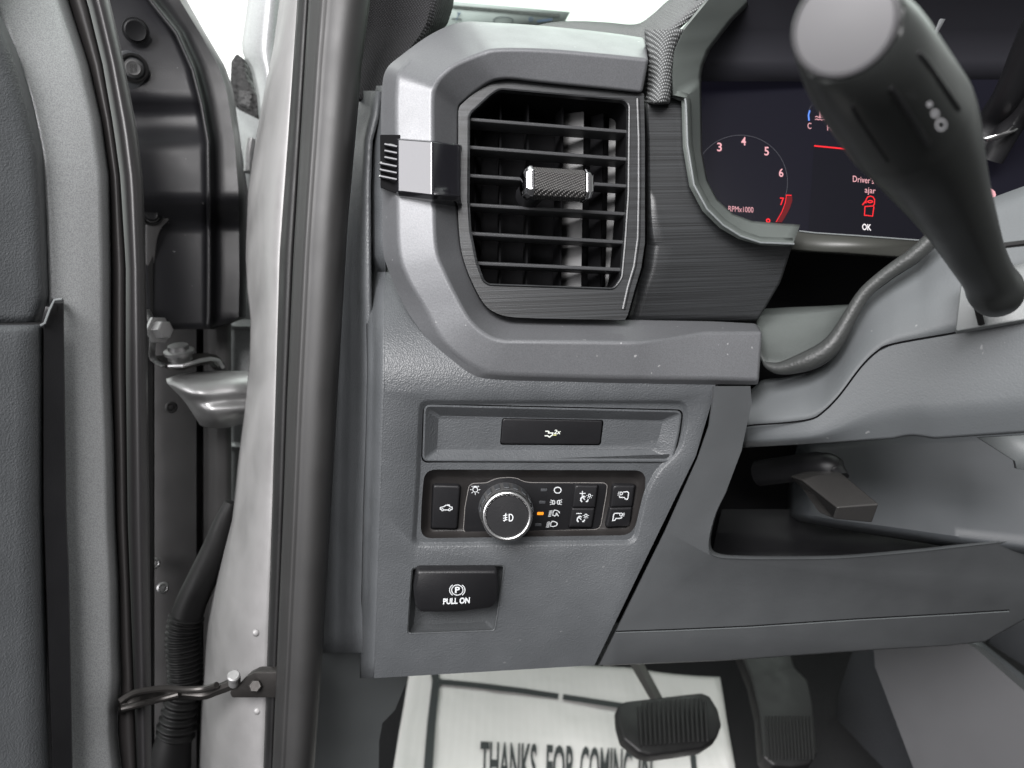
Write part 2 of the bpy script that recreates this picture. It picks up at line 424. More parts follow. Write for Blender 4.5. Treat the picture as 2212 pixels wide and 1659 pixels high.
# dark body of the dashboard behind all its skins
dash = thing('dashboard', 'grey dashboard with silver vent surround, brushed black panel and woven top', 'dashboard', P(1200, 800, .5))
mb = MB()
def box8(mb, pts, d0, d1):
    a = [P(x, y, d0) for x, y in pts]; b = [P(x, y, d1) for x, y in pts]; n = len(pts)
    mb.add(a + b, [tuple(range(n)), tuple(range(n, 2 * n))[::-1]] + [(i, (i + 1) % n, n + (i + 1) % n, n + i) for i in range(n)])
box8(mb, [(795, 210), (850, 160), (985, 75), (1150, 75), (1395, 105), (1455, 85), (1560, -10), (3000, -80), (3000, 1300), (1560, 1300), (1560, 1330), (810, 1380)], .62, .72)
mb.build('core', M['void'], dash)

# ---- silver C-shaped surround
ST = [((1393, 82), (1396, 88), (1402, 127), (1387, 201)), ((1300, 69), (1300, 75), (1300, 117), (1300, 192)),
 ((1164, 55), (1164, 62), (1180, 107), (1180, 180)), ((1050, 48), (1050, 56), (1075, 106), (1110, 172)),
 ((1005, 47), (1001, 59), (1035, 116), (1085, 172)), ((968, 56), (956, 76), (1001, 130), (1060, 178)),
 ((921, 80), (904, 115), (975, 144), (1030, 197)), ((869, 118), (875, 138), (950, 168), (1005, 218)),
 ((835, 149), (860, 160), (939, 190), (992, 233)), ((825, 194), (855, 208), (935, 215), (990, 256)),
 ((823, 288), (855, 288), (935, 295), (990, 299)), ((826, 417), (857, 420), (937, 430), (989, 433)),
 ((827, 530), (862, 540), (942, 537), (994, 523)), ((837, 578), (882, 606), (962, 592), (1007, 578)),
 ((872, 658), (921, 672), (990, 648), (1032, 634)), ((914, 721), (958, 738), (1018, 694), (1053, 664)),
 ((962, 773), (1003, 778), (1053, 724), (1079, 679)), ((1011, 804), (1044, 799), (1087, 735), (1108, 685)),
 ((1063, 820), (1085, 808), (1125, 736), (1145, 687)), ((1219, 825), (1219, 813), (1219, 737), (1219, 689)),
 ((1350, 828), (1350, 816), (1350, 739), (1350, 691)), ((1386, 828), (1386, 816), (1386, 739), (1386, 691)),
 ((1420, 829), (1420, 817), (1438, 732), (1420, 692)), ((1536, 830), (1536, 818), (1520, 717), (1536, 694)), ((1638, 831), (1640, 821), (1648, 716), (1634, 699))]
def gx(x): return (x - 830) * 4.6e-5
rows = []
for i, st in enumerate(ST):
    t = 1.0 if i < 5 else max(0.0, 1 - (i - 4) / 4)           # top arm
    lo = 0.0 if i < 14 else min(1, (i - 13) / 4)             # lower arm
    end = {22: .6, 23: 1, 24: 1}.get(i, 0)
    d0 = .446 + .026 * t - .0155 * lo; d1 = .427 + .032 * t - .002 * lo; d2 = .419 + .004 * t + .010 * lo * 0 + .009 * end; d3 = .438 - .006 * t + .012 * lo
    row = []
    for (x, y), d in zip(st, (d0, d1, d2, d3)):
        row += [x, y, d + gx(x)]
    # rolled inner lip running back behind the vent face
    x, y = st[3]; row += [x, y, d3 + gx(x) + .02]
    rows.append(tuple(row))
sm = rows[:21]; sm = smooth_poly(sm, 6) + rows[21:]
mb = MB()
mb.grid([[P(*r[k:k + 3]) for k in range(0, 15, 3)] for r in sm])
for r in (sm[0], sm[-1]):
    mb.add([P(*r[k:k + 3]) for k in range(0, 15, 3)] + [P(r[0], r[1], r[2] + .03)], [(0, 1, 2, 3, 4)])
surround = mb.build('vent_surround', M['satin'], dash, angle=14, bevel=.0022, seg=4, face_cam=True)

# ---- vent face with its opening
inner = [r[9:11] for r in sm]
iv = [p for p in inner if p[0] < 1352 or p[1] < 300]
iv = [p for p in iv]
VO = iv[::-1]                                   # bottom .. top
VO = [(1350, 691)] + VO + [(1391, 203), (1393, 300), (1393, 419), (1393, 523), (1385, 578), (1371, 625), (1356, 680)]
VI0 = [(1015, 248), (1062, 205), (1080, 194), (1348, 218), (1357, 228), (1356, 312), (1355, 419), (1348, 523), (1341, 600), (1325, 622), (1056, 613), (1046, 606), (1031, 565), (1018, 499), (1014, 436)]
vent = thing('air_vent', 'black dashboard air vent with six slats and a chrome tipped grip knob', 'air vent', P(1190, 420, .47))
mb = MB()
VI = rnd(VI0, 8, 4); VI1 = rnd(inset(VI0, -5), 10, 4); VI2 = rnd(inset(VI0, -2.5), 9, 4)
mb.fill(VP, [(x, y) for x, y in VO], [VI1], 0)
mb.rings(VP, [(VI1, 0), (VI2, .0012), (VI, .0008), (VI, -.004)], cap=False, true=0)
mb.build('vent_bezel', M['brushed'], vent, angle=28, face_cam=True)
mb = MB(); mb.rings(VP, [(VI, -.004), (VI, -.042)], cap=True, true=0); mb.build('duct', M['void'], vent, face_cam=True)
# raised right rim highlight
mb = MB(); mb.tube([VP.pt(x, y, .0) for x, y in [(1377, 214), (1380, 300), (1380, 419), (1378, 515), (1370, 575), (1356, 622), (1346, 668)]], .0014, 10); mb.build('vent_rim', M['brushed'], vent)
# slats
M['slat'] = mat('slat_plastic', (.045, .046, .048), .3, 0, FINE)
SL = [((1015, 259), (1358, 286)), ((1014, 319), (1357, 345)), ((1013, 380), (1356, 403)), ((1014, 443), (1355, 463)), ((1018, 505), (1353, 524)), ((1032, 569), (1346, 583))]
for a, b in SL:
    mb = MB(); rw = []
    for (x, y), in ((a,), (b,)):
        c = VP.pt(x, y, -.005); n = VP.n; u = (VP.pt(x, y - 10, -.005) - c).normalized()
        rw.append([c + u * .0011 + n * .001, c + u * .0002 + n * .0022, c - u * .0012 + n * .0018, c - u * .0017 - n * .0004, c - u * .0009 - n * .014, c + u * .0012 - n * .015])
    mb.grid(rw, close=True, caps=True)
    mb.build('slat', M['slat'], vent, angle=30, bevel=.0003)
# vertical vanes behind
for x, ang, w in ((1032, 25, .010), (1080, 4, .014), (1138, 2, .014), (1209, -6, .014), (1240, -62, .014), (1340, -60, .014), (1292, -40, .010)):
    mb = MB()
    n = VP.n; c0 = VP.pt(x, 205, -.026); c1 = VP.pt(x - (1209 - x) * -.03 - 6, 622, -.026)
    sd = (c1 - c0).normalized().cross(n); dr = (n * math.cos(rad(ang)) + sd * math.sin(rad(ang)))
    th = dr.cross((c1 - c0).normalized()).normalized() * .0006
    rw = [[c + dr * w / 2 + th, c + dr * w / 2 - th, c - dr * w / 2 - th, c - dr * w / 2 + th] for c in (c0, c1)]
    mb.grid(rw, close=True, caps=True); mb.build('vane', M['vane'] if abs(ang) > 50 else M['void'], vent)  # face-on vanes take a lighter colour, painted as if lit
# grip knob
kb = P(1202, 399, .442); ax = (P(1262, 403, .441) - P(1142, 396, .433)).normalized()
upv = UP - ax * UP.dot(ax); upv.normalize(); outv = ax.cross(upv).normalized()
if outv.dot(CAM - kb) < 0: outv = -outv
kb = P(1203, 399, .429)
def octa(h, w, f=.36):
    return [(-w, -h * (1 - f)), (-w, h * (1 - f)), (-w * (1 - f), h), (w * .6, h), (w, h * (1 - f)), (w, -h * (1 - f)), (w * .6, -h), (-w * (1 - f), -h)]
def sect(c, h, w, f=.36): return [c + outv * a + upv * b for a, b in octa(h, w, f)]
L_ = 57 * .429 / FPX
mb = MB(); mb.grid([sect(kb + ax * t, .0083, .0075) for t in (-L_, L_)], close=True, caps=True)
grip = mb.build('knob', M['knurl'], vent, bevel=.0008)
for sg in (-1, 1):
    mb = MB()
    mb.grid([sect(kb + ax * sg * t, h, w) for t, h, w in ((L_ + .0002, .0088, .008), (L_ + .0022, .0088, .008), (L_ + .0050, .0070, .0065), (L_ + .0060, .0045, .0045))], close=True, caps=True)
    mb.build('cap', M['chrome'], grip, bevel=.0006)
mb = MB(); mb.tube([kb - outv * .004 - ax * .008, kb - outv * .030 - ax * .010], [.006, .008], 12); mb.build('stem', M['black'], grip)

# ---- gloss bracket clasping the left of the surround
clip = thing('trim_bracket', 'glossy black bracket with six comb teeth clasping the silver vent surround', 'trim bracket', P(925, 360, .42))
mb = MB()
def crow(y_l, y_c, y_r, k=0):
    return [P(846, y_l, .4400), P(853, y_l, .427), P(860, y_l + 1, .4205), P(870, y_l + 1.5, .4195), P(932, y_c, .4125), P(936, y_c, .4130), P(988, y_r, .4285), P(995, y_r + 1, .431), P(997, y_r + 1, .448)]
top = crow(293, 299, 307); bot = crow(419, 428, 431)
mid = []
for i in range(0, 11):
    t = .055 + .89 * i / 10; mid.append([a.lerp(b, t) for a, b in zip(top, bot)])
ins = lambda r, dy: [p + FWD * .004 + UP * dy for p in r]
back = lambda r: [p + FWD * .02 for p in r]
pushed = lambda r: [p + FWD * .0035 for p in r]
mb.grid([back(top), pushed(top)] + mid + [pushed(bot), back(bot)])
mb.build('cover', M['gloss'], clip, angle=12, bevel=.0016, seg=4, face_cam=True)
mb = MB(); box8(mb, [(821, 291), (866, 291), (866, 419), (852, 417), (822, 405)], .4275, .46); mb.build('base', M['void'], clip, bevel=.0005)
for i, (xl, y) in enumerate(((862, 315), (862, 329), (862, 343), (822 + 40, 358), (862, 372), (862, 386))):
    x0 = 832 if i < 3 else 822
    mb = MB(); dy = 0 if i < 3 else -2
    mb.tube([P(x0, y - 3 + dy, .428), P(x0 + 1, y - 3 + dy, .4255), P(856, y + 2, .4225), P(862, y + 2, .43)], .0010, 8)
    mb.build('tooth', M['gloss'], clip, bevel=0)

# ---- brushed black panel between vent and cluster
mb = MB()
bl = [(1390, 226), (1395, 300), (1395, 419), (1395, 523), (1388, 578), (1374, 620), (1357, 683), (1354, 692)]
br = [(1475, 216), (1479, 226), (1482, 312), (1489, 360), (1496, 399), (1508, 428), (1524, 451), (1540, 470), (1559, 486), (1597, 510), (1638, 524), (1713, 528), (1711, 532), (1687, 608), (1652, 667), (1636, 692)]
def dbr(u, y, x):
    e = max(0, 1 - u / .10); q = max(0, (y - 430) / 262)
    return .444 + gx(x) + .010 * e ** 2 + .018 * q ** 2 + .004 * max(0, (x - 1600) / 110)
ys = frange(217, 450, 12) + frange(456, 522, 12) + [524, 528, 532] + frange(545, 692, 12)
mb.band(bl, br, ys, [0, .012, .025, .045, .07, .1, .2, .35, .5, .65, .8, .92, .98, 1], dbr)
mb.build('brushed_panel', M['brushed'], dash, solid=.004, angle=50, bevel=.0)

# ---- woven dash top, wraps down behind the end of the surround
KN = [(1150, 60, .52), (1178, 50, .54), (1214, 45, .55), (1300, 48, .55), (1373, 52, .55), (1405, 30, .54), (1435, 7, .53), (1460, -12, .53), (1530, -60, .53)]
mb = MB()
a = smooth_poly([(1150, 58, .56), (1186, 49, .58), (1240, 45, .58), (1310, 48, .58), (1373, 52, .57), (1408, 32, .55), (1438, 5, .54), (1475, -22, .54), (1540, -70, .54)], 5)
b = smooth_poly([(1150, 75, .50), (1186, 75, .50), (1240, 80, .50), (1310, 90, .50), (1393, 115, .49), (1425, 85, .475), (1465, 48, .475), (1505, 12, .475), (1580, -50, .475)], 5)
mb.grid([[P(*(p[k] + (q[k] - p[k]) * t for k in range(3))) for t in (0, .25, .5, .75, 1)] for p, q in zip(a, b)])
mb.build('woven_top', M['knit'], dash, solid=.004, angle=60)
mb = MB()
kl = [(1392, 70), (1398, 130), (1393, 200), (1390, 226), (1404, 229), (1437, 229)]
kr = [(1508, 30), (1489, 52), (1473, 80), (1460, 110), (1455, 150), (1451, 205), (1446, 222), (1440, 229)]
mb.band(kl, kr, frange(64, 218, 14) + [221, 224, 227, 229], frange(0, 1, 9), lambda u, y, x: .474 - .016 * math.sin(u * 2.6) + (.008 if y > 225 else 0) + (.012 * ((y - 218) / 11) ** 2 if y > 218 else 0))
mb.build('woven_drape', M['knit'], dash, solid=.004, angle=60)

# ---- panel with the switches
def dpan(x, y):
    t = max(0, (845 - y) / 285)
    return MP.d(x, y) + .074 * t ** 1.8
PA = [(902, 862), (1486, 862), (1492, 910), (1475, 975), (1425, 1022), (1402, 1066), (1376, 1178), (886, 1184), (896, 1031)]
EP = [(830, 845), (1545, 845), (1537, 870), (1503, 985), (1430, 1135), (1284, 1437), (808, 1465), (811, 1400), (822, 1100)]
BR0 = [(889, 1226), (1091, 1220), (1083, 1280), (1069, 1363), (879, 1370), (884, 1290)]
TR = [(916, 874), (1474, 887), (1468, 935), (1453, 999), (912, 997)]
BZ = [(917, 1014), (1396, 1016), (1392, 1075), (1366, 1156), (908, 1163), (911, 1080)]
mb = MB()
PAo = rnd(PA, 24, 6); PA1 = rnd(inset(PA, 4), 22, 6); PA2 = rnd(inset(PA, 8), 20, 6); PA3 = rnd(inset(PA, 12), 18, 6)
BRo = rnd(BR0, 7, 4); BR1 = rnd(inset(BR0, 3), 6, 4)
mb.fill(MP, EP, [PAo, BRo], 0)
mb.rings(MP, [(PAo, 0), (PA1, -.0007), (PA2, -.0022), (PA3, -.0032)], cap=False)
BZo = rnd(BZ, 26, 6)
TRg = rnd(inset(TR, -2.5), 16, 6)
mb.fill(MP, PA3, [TRg, BZo], -.0032)
mb.rings(MP, [(TRg, -.0032), (TRg, -.009)], cap=False)
# lower edge and right edge roll back
e1 = [(1560, 800), (1537, 870), (1503, 985), (1430, 1135), (1284, 1437), (808, 1465)]
mb.grid([[MP.pt(x, y, 0) for x, y in e1], [MP.pt(x, y, 0) - MP.n * .003 for x, y in [(q[0] + 3, q[1] + 2) for q in e1]], [MP.pt(x, y, 0) - MP.n * .02 for x, y in [(q[0] + 3, q[1] + 2) for q in e1]]])
rw = []
for x in frange(831, 1545, 40):
    y0 = 560 + (x - 831) * 1.5 if x < 960 else min(790, 753 + (x - 960) * .5)
    rw.append([P(x, y0 + (845 - y0) * k / 12, dpan(x, y0 + (845 - y0) * k / 12)) for k in range(13)])
mb.grid(rw)
mb.build('switch_panel', M['grain'], dash, angle=38, face_cam=True)
# rounded left shoulder + side cap
cr_ = [(812, 198), (806, 250), (791, 305), (788, 400), (789, 592), (793, 800), (789, 960), (784, 1100), (778, 1400), (777, 1470)]
ml = [(833, 180), (833, 600), (830, 850), (822.5, 1100), (811.5, 1400), (808.5, 1465)]
mb = MB()
def dsh(u, y, x):
    d1 = dpan(833, max(y, 560)) if y > 560 else .4585
    return d1 + .026 * (1 - math.sin(u * math.pi / 2)) + (.004 * math.exp(-((u - .35) / .1) ** 2) if y < 1300 else 0)
mb.band(cr_, ml, frange(185, 1465, 36), frange(0, 1, 12), dsh)
mb.build('shoulder', M['grain'], dash, solid=.003, angle=60)
mb = MB()
sl_ = [(765, 150), (765, 200), (735, 486), (700, 1083), (682, 1410)]
mb.band(sl_, [(x + 3, y) for x, y in cr_], frange(196, 1410, 24), frange(0, 1, 5), lambda u, y, x: (.515 if y < 600 else .515 + (y - 600) * 4e-5) - .052 * u + (.012 * (1 - u)))
mb.build('side_cap', M['grain'], dash, solid=.003, angle=60)

# ---- knee panel
KO = [(1546, 838), (1621, 838), (1623, 869), (1612, 925), (1600, 973), (1566, 1063)]
OPN = smooth_poly([(1568, 1063), (1545, 1110), (1532, 1155), (1529, 1182), (1533, 1197), (1546, 1205), (1575, 1209), (1660, 1211), (1810, 1209), (1969, 1196), (2068, 1185), (2290, 1160)], 5)
knee = [(1543, 834), (1621, 834), (1624, 869), (1612, 925), (1602, 973), *OPN, (2290, 1260), (2240, 1320), (2128, 1383), (2048, 1392), (1890, 1401), (1572, 1424), (1334, 1434), (1294, 1437), (1333, 1360), (1438, 1148), (1509, 990), (1533, 920), (1540, 870)]
KP = plane3((1450, 1180, .480), (2100, 1250, .53), (1450, 1430, .52))
mb = MB(); mb.fill(KP, knee, (), 0)
top_edge = OPN
mb.grid([[KP.pt(x, y, 0) for x, y in top_edge], [KP.pt(x + (1 if y > 1200 else 2), y - 3, .0015) for x, y in top_edge], [KP.pt(x + 4, y - 7, -.001) for x, y in top_edge], [KP.pt(x + 6, y - 10, -.016) for x, y in top_edge]])
bot_edge = [(2290, 1260), (2240, 1320), (2128, 1383), (2048, 1392), (1890, 1401), (1572, 1424), (1334, 1434), (1303, 1436)]
mb.grid([[KP.pt(x, y, 0) for x, y in bot_edge], [KP.pt(x, y + 3, -.003) for x, y in bot_edge], [KP.pt(x, y + 3, -.003) + FWD * .04 for x, y in bot_edge]])
le = [(1294, 1437), (1333, 1360), (1438, 1148), (1509, 990), (1533, 920), (1540, 870), (1543, 834)]
mb.grid([[KP.pt(x, y, 0) for x, y in le], [KP.pt(x - 2, y, -.0015) for x, y in le], [KP.pt(x - 3, y, -.02) for x, y in le]])
kp = mb.build('knee_panel', mat('knee_plastic', (.066, .070, .073), .52, 0, FINE, var=.05), dash, angle=50, face_cam=True)
mb = MB(); sp_ = [(1330, 1364), (1450, 1360), (1612, 1353), (1850, 1337), (2068, 1325), (2180, 1318)]
mb.stroke(KP, sp_, 2.6, .0004); mb.build('seam', M['void'], kp)
mb = MB(); mb.stroke(KP, [(x, y + 2.6) for x, y in sp_], 2.4, .0005); mb.build('seam_lip', M['plastic'], kp)
# inner shelf of the opening in the knee panel
mb = MB()
mb.grid([[P(x, 1100, .60) for x in (1560, 1750, 1950, 2250)], [P(x, 1150, .595) for x in (1548, 1750, 1950, 2250)], [P(x, 1190, .575) for x in (1540, 1750, 1950, 2250)], [P(x, 1215, .555) for x in (1545, 1750, 1950, 2250)]])
mb.build('shelf', M['black'], dash, solid=.003, angle=60)

# ---- kick panel at the foot of the dashboard
KK = plane3((700, 1420, .56), (870, 1420, .60), (700, 1659, .62))
mb = MB(); kk = [(660, 1408), (776, 1404), (812, 1440), (888, 1440), (881, 1466), (853, 1534), (826, 1562), (819, 1600), (816, 1760), (640, 1760)]
mb.fill(KK, kk, (), 0)
mb.rings(KK, [(kk, 0), (kk, -.02)], cap=False, true=0)
tag(mb.build('kick_panel', M['plastic'], angle=40, face_cam=True), 'plain grey kick panel below the left end of the dashboard', 'trim panel')

# ---- switch tray with trailer button
tray = thing('switch_tray', 'wide recessed grey blank tray with one black button above the light switches', 'switch tray', MP.pt(1190, 936, -.004))
mb = MB()
def tr(k, r): return rnd(inset(TR, k), max(2, r - k), 6)
TB = [(1086, 905), (1302, 909), (1296, 960), (1082, 959)]
TF = rnd([(948, 898), (1430, 907), (1412, 972), (944, 971)], 9, 6)
R0 = tr(0, 15); 
TF = rnd([(948, 898), (1432, 908), (1425, 940), (1413, 972), (944, 971)], 8, 6)
TBo = rnd(TB, 6, 5)
mb.rings(MP, [(R0, -.009), (R0, -.0026), (tr(1.5, 15), -.0020), (tr(4, 15), -.0020), (tr(6, 15), -.0026), (TF, -.0085)], cap=False)
mb.fill(MP, TF, [rnd(inset(TB, -2), 7, 5)], -.0085)
mb.rings(MP, [(rnd(inset(TB, -2), 7, 5), -.0085), (rnd(inset(TB, -2), 7, 5), -.012)], cap=False)
mb.build('tray', M['grain'], tray, angle=32, face_cam=True)
mb = MB(); mb.slab(MP, TB, 6, -.012, -.0080, 2); tb = mb.build('button', M['black'], tray, angle=50)
mb = MB()
mb.stroke(MP, T('r', (1075, 753), (1215, 753), (1235, 775), (1212, 828), (1400, 830), (1375, 925), (1320, 955), (1262, 1005), (1215, 985), (1185, 950), (1045, 950)), 2.3, -.0079)
mb.text(MP, '2x', T1('r', 1435, 868), T1('r', 1750, 874), T1('r', 1450, 690), -.0079, .02, .2)
mb.build('trailer_symbol', M['lit_legend'], tb, flat=True)
mb = MB(); mb.stroke(MP, T('r', (1425, 920), (1555, 915)), 2.2, -.0079); mb.build('underline_mark', M['lit_yellow'], tb, flat=True)

# ---- light switch unit
sw = thing('light_switch_panel', 'black light switch panel with chrome ringed rotary knob and lit amber marker', 'switch panel', MP.pt(1150, 1090, -.01))
def bz(k, r): return rnd(inset(BZ, k), max(3, r - k * .6), 6)
mb = MB()
mb.rings(MP, [(bz(0, 26), -.0032), (bz(1, 26), -.0040), (bz(6, 26), -.0066), (bz(13, 26), -.0100), (bz(18, 26), -.0110)], cap=True)
mb.rings(MP, [(bz(0, 26), -.0032), (bz(-.5, 26), -.012)], cap=False)
mb.build('bezel', mat('warm_black_plastic', (.019, .0175, .017), .38, 0, FINE, var=.04), sw, angle=50, face_cam=True)
H0 = -.0110
MO = T('k', (470, 700), (500, 676), (610, 672), (650, 650), (700, 636), (780, 630), (840, 638), (890, 662), (940, 670), (1500, 672), (1525, 690), (1518, 760), (1478, 990), (1465, 1020), (1430, 1033), (900, 1045), (440, 1052), (428, 1030), (440, 860))
mb = MB(); mb.slab(MP, MO, 5, H0 - .001, H0 + .0010, 1.5, mm=.0004)
mod = mb.build('module_plate', M['black'], sw, angle=50)
mb = MB(); mb.stroke(MP, rnd(inset(MO, 1.0), 5, 5), 1.2, H0 + .00105, closed=True); mb.build('plate_rim', mat('rim_plastic', (.20, .19, .18), .4), mod, flat=True)
HS = H0 + .0010
def button(name, pts, r, h1, par=sw, lab=None):
    mb = MB(); mb.slab(MP, inset(pts, -2), r + 1, H0 - .002, HS + .0002, .6); mb.build('gap', M['void'], par)
    mb = MB(); mb.slab(MP, pts, r, HS - .003, h1, 4, mm=.0009)
    return mb.build(name, M['black'], par, angle=60, label=lab)
LG = M['legend']
bt = button('cargo_lamp_button', T('k', (205, 695), (408, 700), (385, 1025), (190, 1022)), 6, H0 + .004)
h = H0 + .00405
mb = MB()
mb.stroke(MP, T('k', (262, 880), (256, 872), (258, 862), (284, 856), (300, 845), (322, 846), (330, 857), (347, 860), (347, 876), (338, 881)), 1.7, h)
mb.stroke(MP, T('k', (284, 881), (316, 881)), 1.7, h)
for cx_ in (273, 327): mb.arc(MP, T1('k', cx_, 879), 2.4, 2.4, 0, 360, 1.3, h, 10)
mb.stroke(MP, T('k', (312, 838), (322, 846)), 1.2, h); mb.stroke(MP, T('k', (322, 838), (330, 848)), 1.2, h)
mb.build('legend', LG, bt, flat=True)
def dshape(mb, pl, k, x, y0, y1, w, lw, h, flip=False):
    """head lamp outline: flat side at x, bulging by w"""
    s = -1 if flip else 1; ym = (y0 + y1) / 2; ry = (y1 - y0) / 2
    pts = [(x, y0), (x + s * w * .35, y0)] + [(x + s * (w * .35 + w * .65 * math.sin(rad(a))), ym - ry * math.cos(rad(a))) for a in range(20, 180, 20)] + [(x + s * w * .35, y1), (x, y1)]
    mb.stroke(pl, T(k, *pts), lw, h, closed=True)
# legends on the plate
h = HS + .00005
mb = MB()
c = T1('k', 522, 727); mb.arc(MP, c, 5.4, 5.4, 0, 360, 1.5, h, 18)
for a in (0, 45, 90, 135, 180, 225, 315):
    mb.stroke(MP, [(c[0] + 7.6 * math.cos(rad(a)), c[1] + 7.6 * math.sin(rad(a))), (c[0] + 11 * math.cos(rad(a)), c[1] + 11 * math.sin(rad(a)))], 1.3, h)
mb.stroke(MP, T('k', (508, 702), (538, 702)), 1.5, h)
mb.build('bulb_symbol', LG, mod, flat=True); mb = MB()
mb.arc(MP, T1('s', 390, 412), 7.4, 6.4, 0, 360, 2.0, h, 24); mb.build('off_symbol', LG, mod, flat=True); mb = MB()
dshape(mb, MP, 's', 290, 620, 695, 45, 1.6, h); dshape(mb, MP, 's', 425, 620, 695, 45, 1.6, h, True)
for a, b in (((245, 608), (285, 628)), ((232, 655), (278, 655)), ((235, 704), (280, 688)), ((435, 626), (475, 602)), ((440, 655), (482, 652)), ((425, 685), (465, 705))): mb.stroke(MP, T('s', a, b), 1.4, h)
mb.build('side_lamp_symbol', LG, mod, flat=True); mb = MB()
for i in range(6):
    y = 828 + i * 22; mb.stroke(MP, T('s', (218 - i * 4, y + 8), (282 - i * 5, y - 2)), 1.1, h)
mb.stroke(MP, T('s', (335, 935), (290, 920), (298, 850), (325, 815), (375, 822), (420, 850), (428, 880)), 1.7, h)
mb.text(MP, 'A', T1('s', 325, 940), T1('s', 415, 940), T1('s', 325, 868), h, .02); mb.build('auto_lamp_symbol', LG, mod, flat=True); mb = MB()
for i in range(6):
    y = 1055 + i * 21; mb.stroke(MP, T('s', (175 - i * 4, y + 8), (240 - i * 5, y - 2)), 1.1, h)
mb.stroke(MP, T('s', (245, 1140), (252, 1075), (280, 1042), (330, 1048), (375, 1075), (385, 1100), (360, 1132), (300, 1150)), 1.8, h, closed=True)
mb.build('low_beam_symbol', LG, mod, flat=True)
for i, (x, y) in enumerate(((1043, 730), (1030, 823), (1016, 908), (1000, 993))):
    pts = T('k', (x - 23, y - 9), (x + 25, y - 9), (x + 22, y + 11), (x - 25, y + 11))
    mb = MB(); mb.slab(MP, pts, 1.5, HS - .001, HS + .0004, .8, mm=.0001)
    mb.build('indicator_lamp', M['amber'] if i == 2 else M['plastic_dark'], sw, label='lit orange indicator lamp' if i == 2 else None)
# dimmer and trailer lamp rockers
DM1 = T('s', (755, 335), (800, 318), (1210, 325), (1150, 770), (690, 770), (735, 400)); DM2 = T('s', (685, 780), (1145, 780), (1085, 1150), (1070, 1172), (630, 1168), (622, 1140))
b1 = button('dimmer_button', DM1, 3, H0 + .0044, lab='upper dimmer rocker with a plus sign'); b2 = button('dimmer_button', DM2, 3, H0 + .0040, lab='lower dimmer rocker with a minus sign')
def dim_icon(b, h, ox, oy, plus):
    mb = MB()
    if plus:
        mb.stroke(MP, T('s', (835, 478), (955, 478)), 1.7, h); mb.stroke(MP, T('s', (893, 430), (888, 525)), 1.7, h)
    else: mb.stroke(MP, T('s', (765, 884), (880, 884)), 1.7, h)
    q = lambda *p: T('s', *[(x + ox, y + oy) for x, y in p])
    mb.stroke(MP, q((885, 650), (858, 620), (862, 580), (890, 545), (930, 535)), 2.6, h)
    mb.stroke(MP, q((900, 560), (940, 605)), 1.8, h); mb.stroke(MP, q((945, 535), (935, 560)), 1.8, h)
    mb.stroke(MP, q((960, 640), (990, 640), (1010, 600)), 2.4, h)
    cc = q((1035, 520))[0]; mb.arc(MP, cc, 2.6, 3.2, 0, 360, 1.4, h, 12)
    for a in (0, 50, 90, 130, 180):
        mb.stroke(MP, [(cc[0] + 4.4 * math.cos(rad(a)), cc[1] + 4.6 * math.sin(rad(a))), (cc[0] + 7.0 * math.cos(rad(a)), cc[1] + 7 * math.sin(rad(a)))], 1.1, h)
    mb.build('legend', LG, b, flat=True)
dim_icon(b1, H0 + .00445, 0, 0, True); dim_icon(b2, H0 + .00405, -72, 405, False)
TL1 = T('s', (1530, 335), (1600, 318), (1960, 325), (1900, 750), (1465, 765), (1510, 400)); TL2 = T('s', (1455, 775), (1895, 762), (1850, 1150), (1400, 1165), (1375, 1130))
b3 = button('trailer_lamp_button', TL1, 3, H0 + .0042, lab='upper trailer lamp button, lamp drawn at its left'); b4 = button('trailer_lamp_button', TL2, 3, H0 + .0038, lab='lower trailer lamp button, lamp drawn at its right')
h = H0 + .00425; mb = MB()
mb.stroke(MP, T('s', (1715, 450), (1800, 442), (1828, 460), (1815, 560), (1800, 600), (1760, 590), (1740, 558), (1650, 558), (1635, 525)), 2.0, h)
dshape(mb, MP, 's', 1655, 450, 505, 50, 1.5, h)
for a, b in (((1615, 452), (1640, 458)), ((1608, 480), (1636, 480)), ((1605, 512), (1634, 504))): mb.stroke(MP, T('s', a, b), 1.2, h)
mb.build('legend', LG, b3, flat=True)
h = H0 + .00385; mb = MB()
mb.stroke(MP, T('s', (1645, 880), (1550, 880), (1525, 905), (1510, 1000), (1500, 1028), (1545, 1025), (1570, 985), (1670, 980), (1692, 950)), 2.0, h)
mb.arc(MP, T1('s', 1672, 905), 2.9, 3.2, 0, 360, 1.5, h, 12)
for a, b in (((1705, 888), (1748, 876)), ((1710, 908), (1748, 908)), ((1705, 928), (1742, 938))): mb.stroke(MP, T('s', a, b), 1.2, h)
mb.build('legend', LG, b4, flat=True)
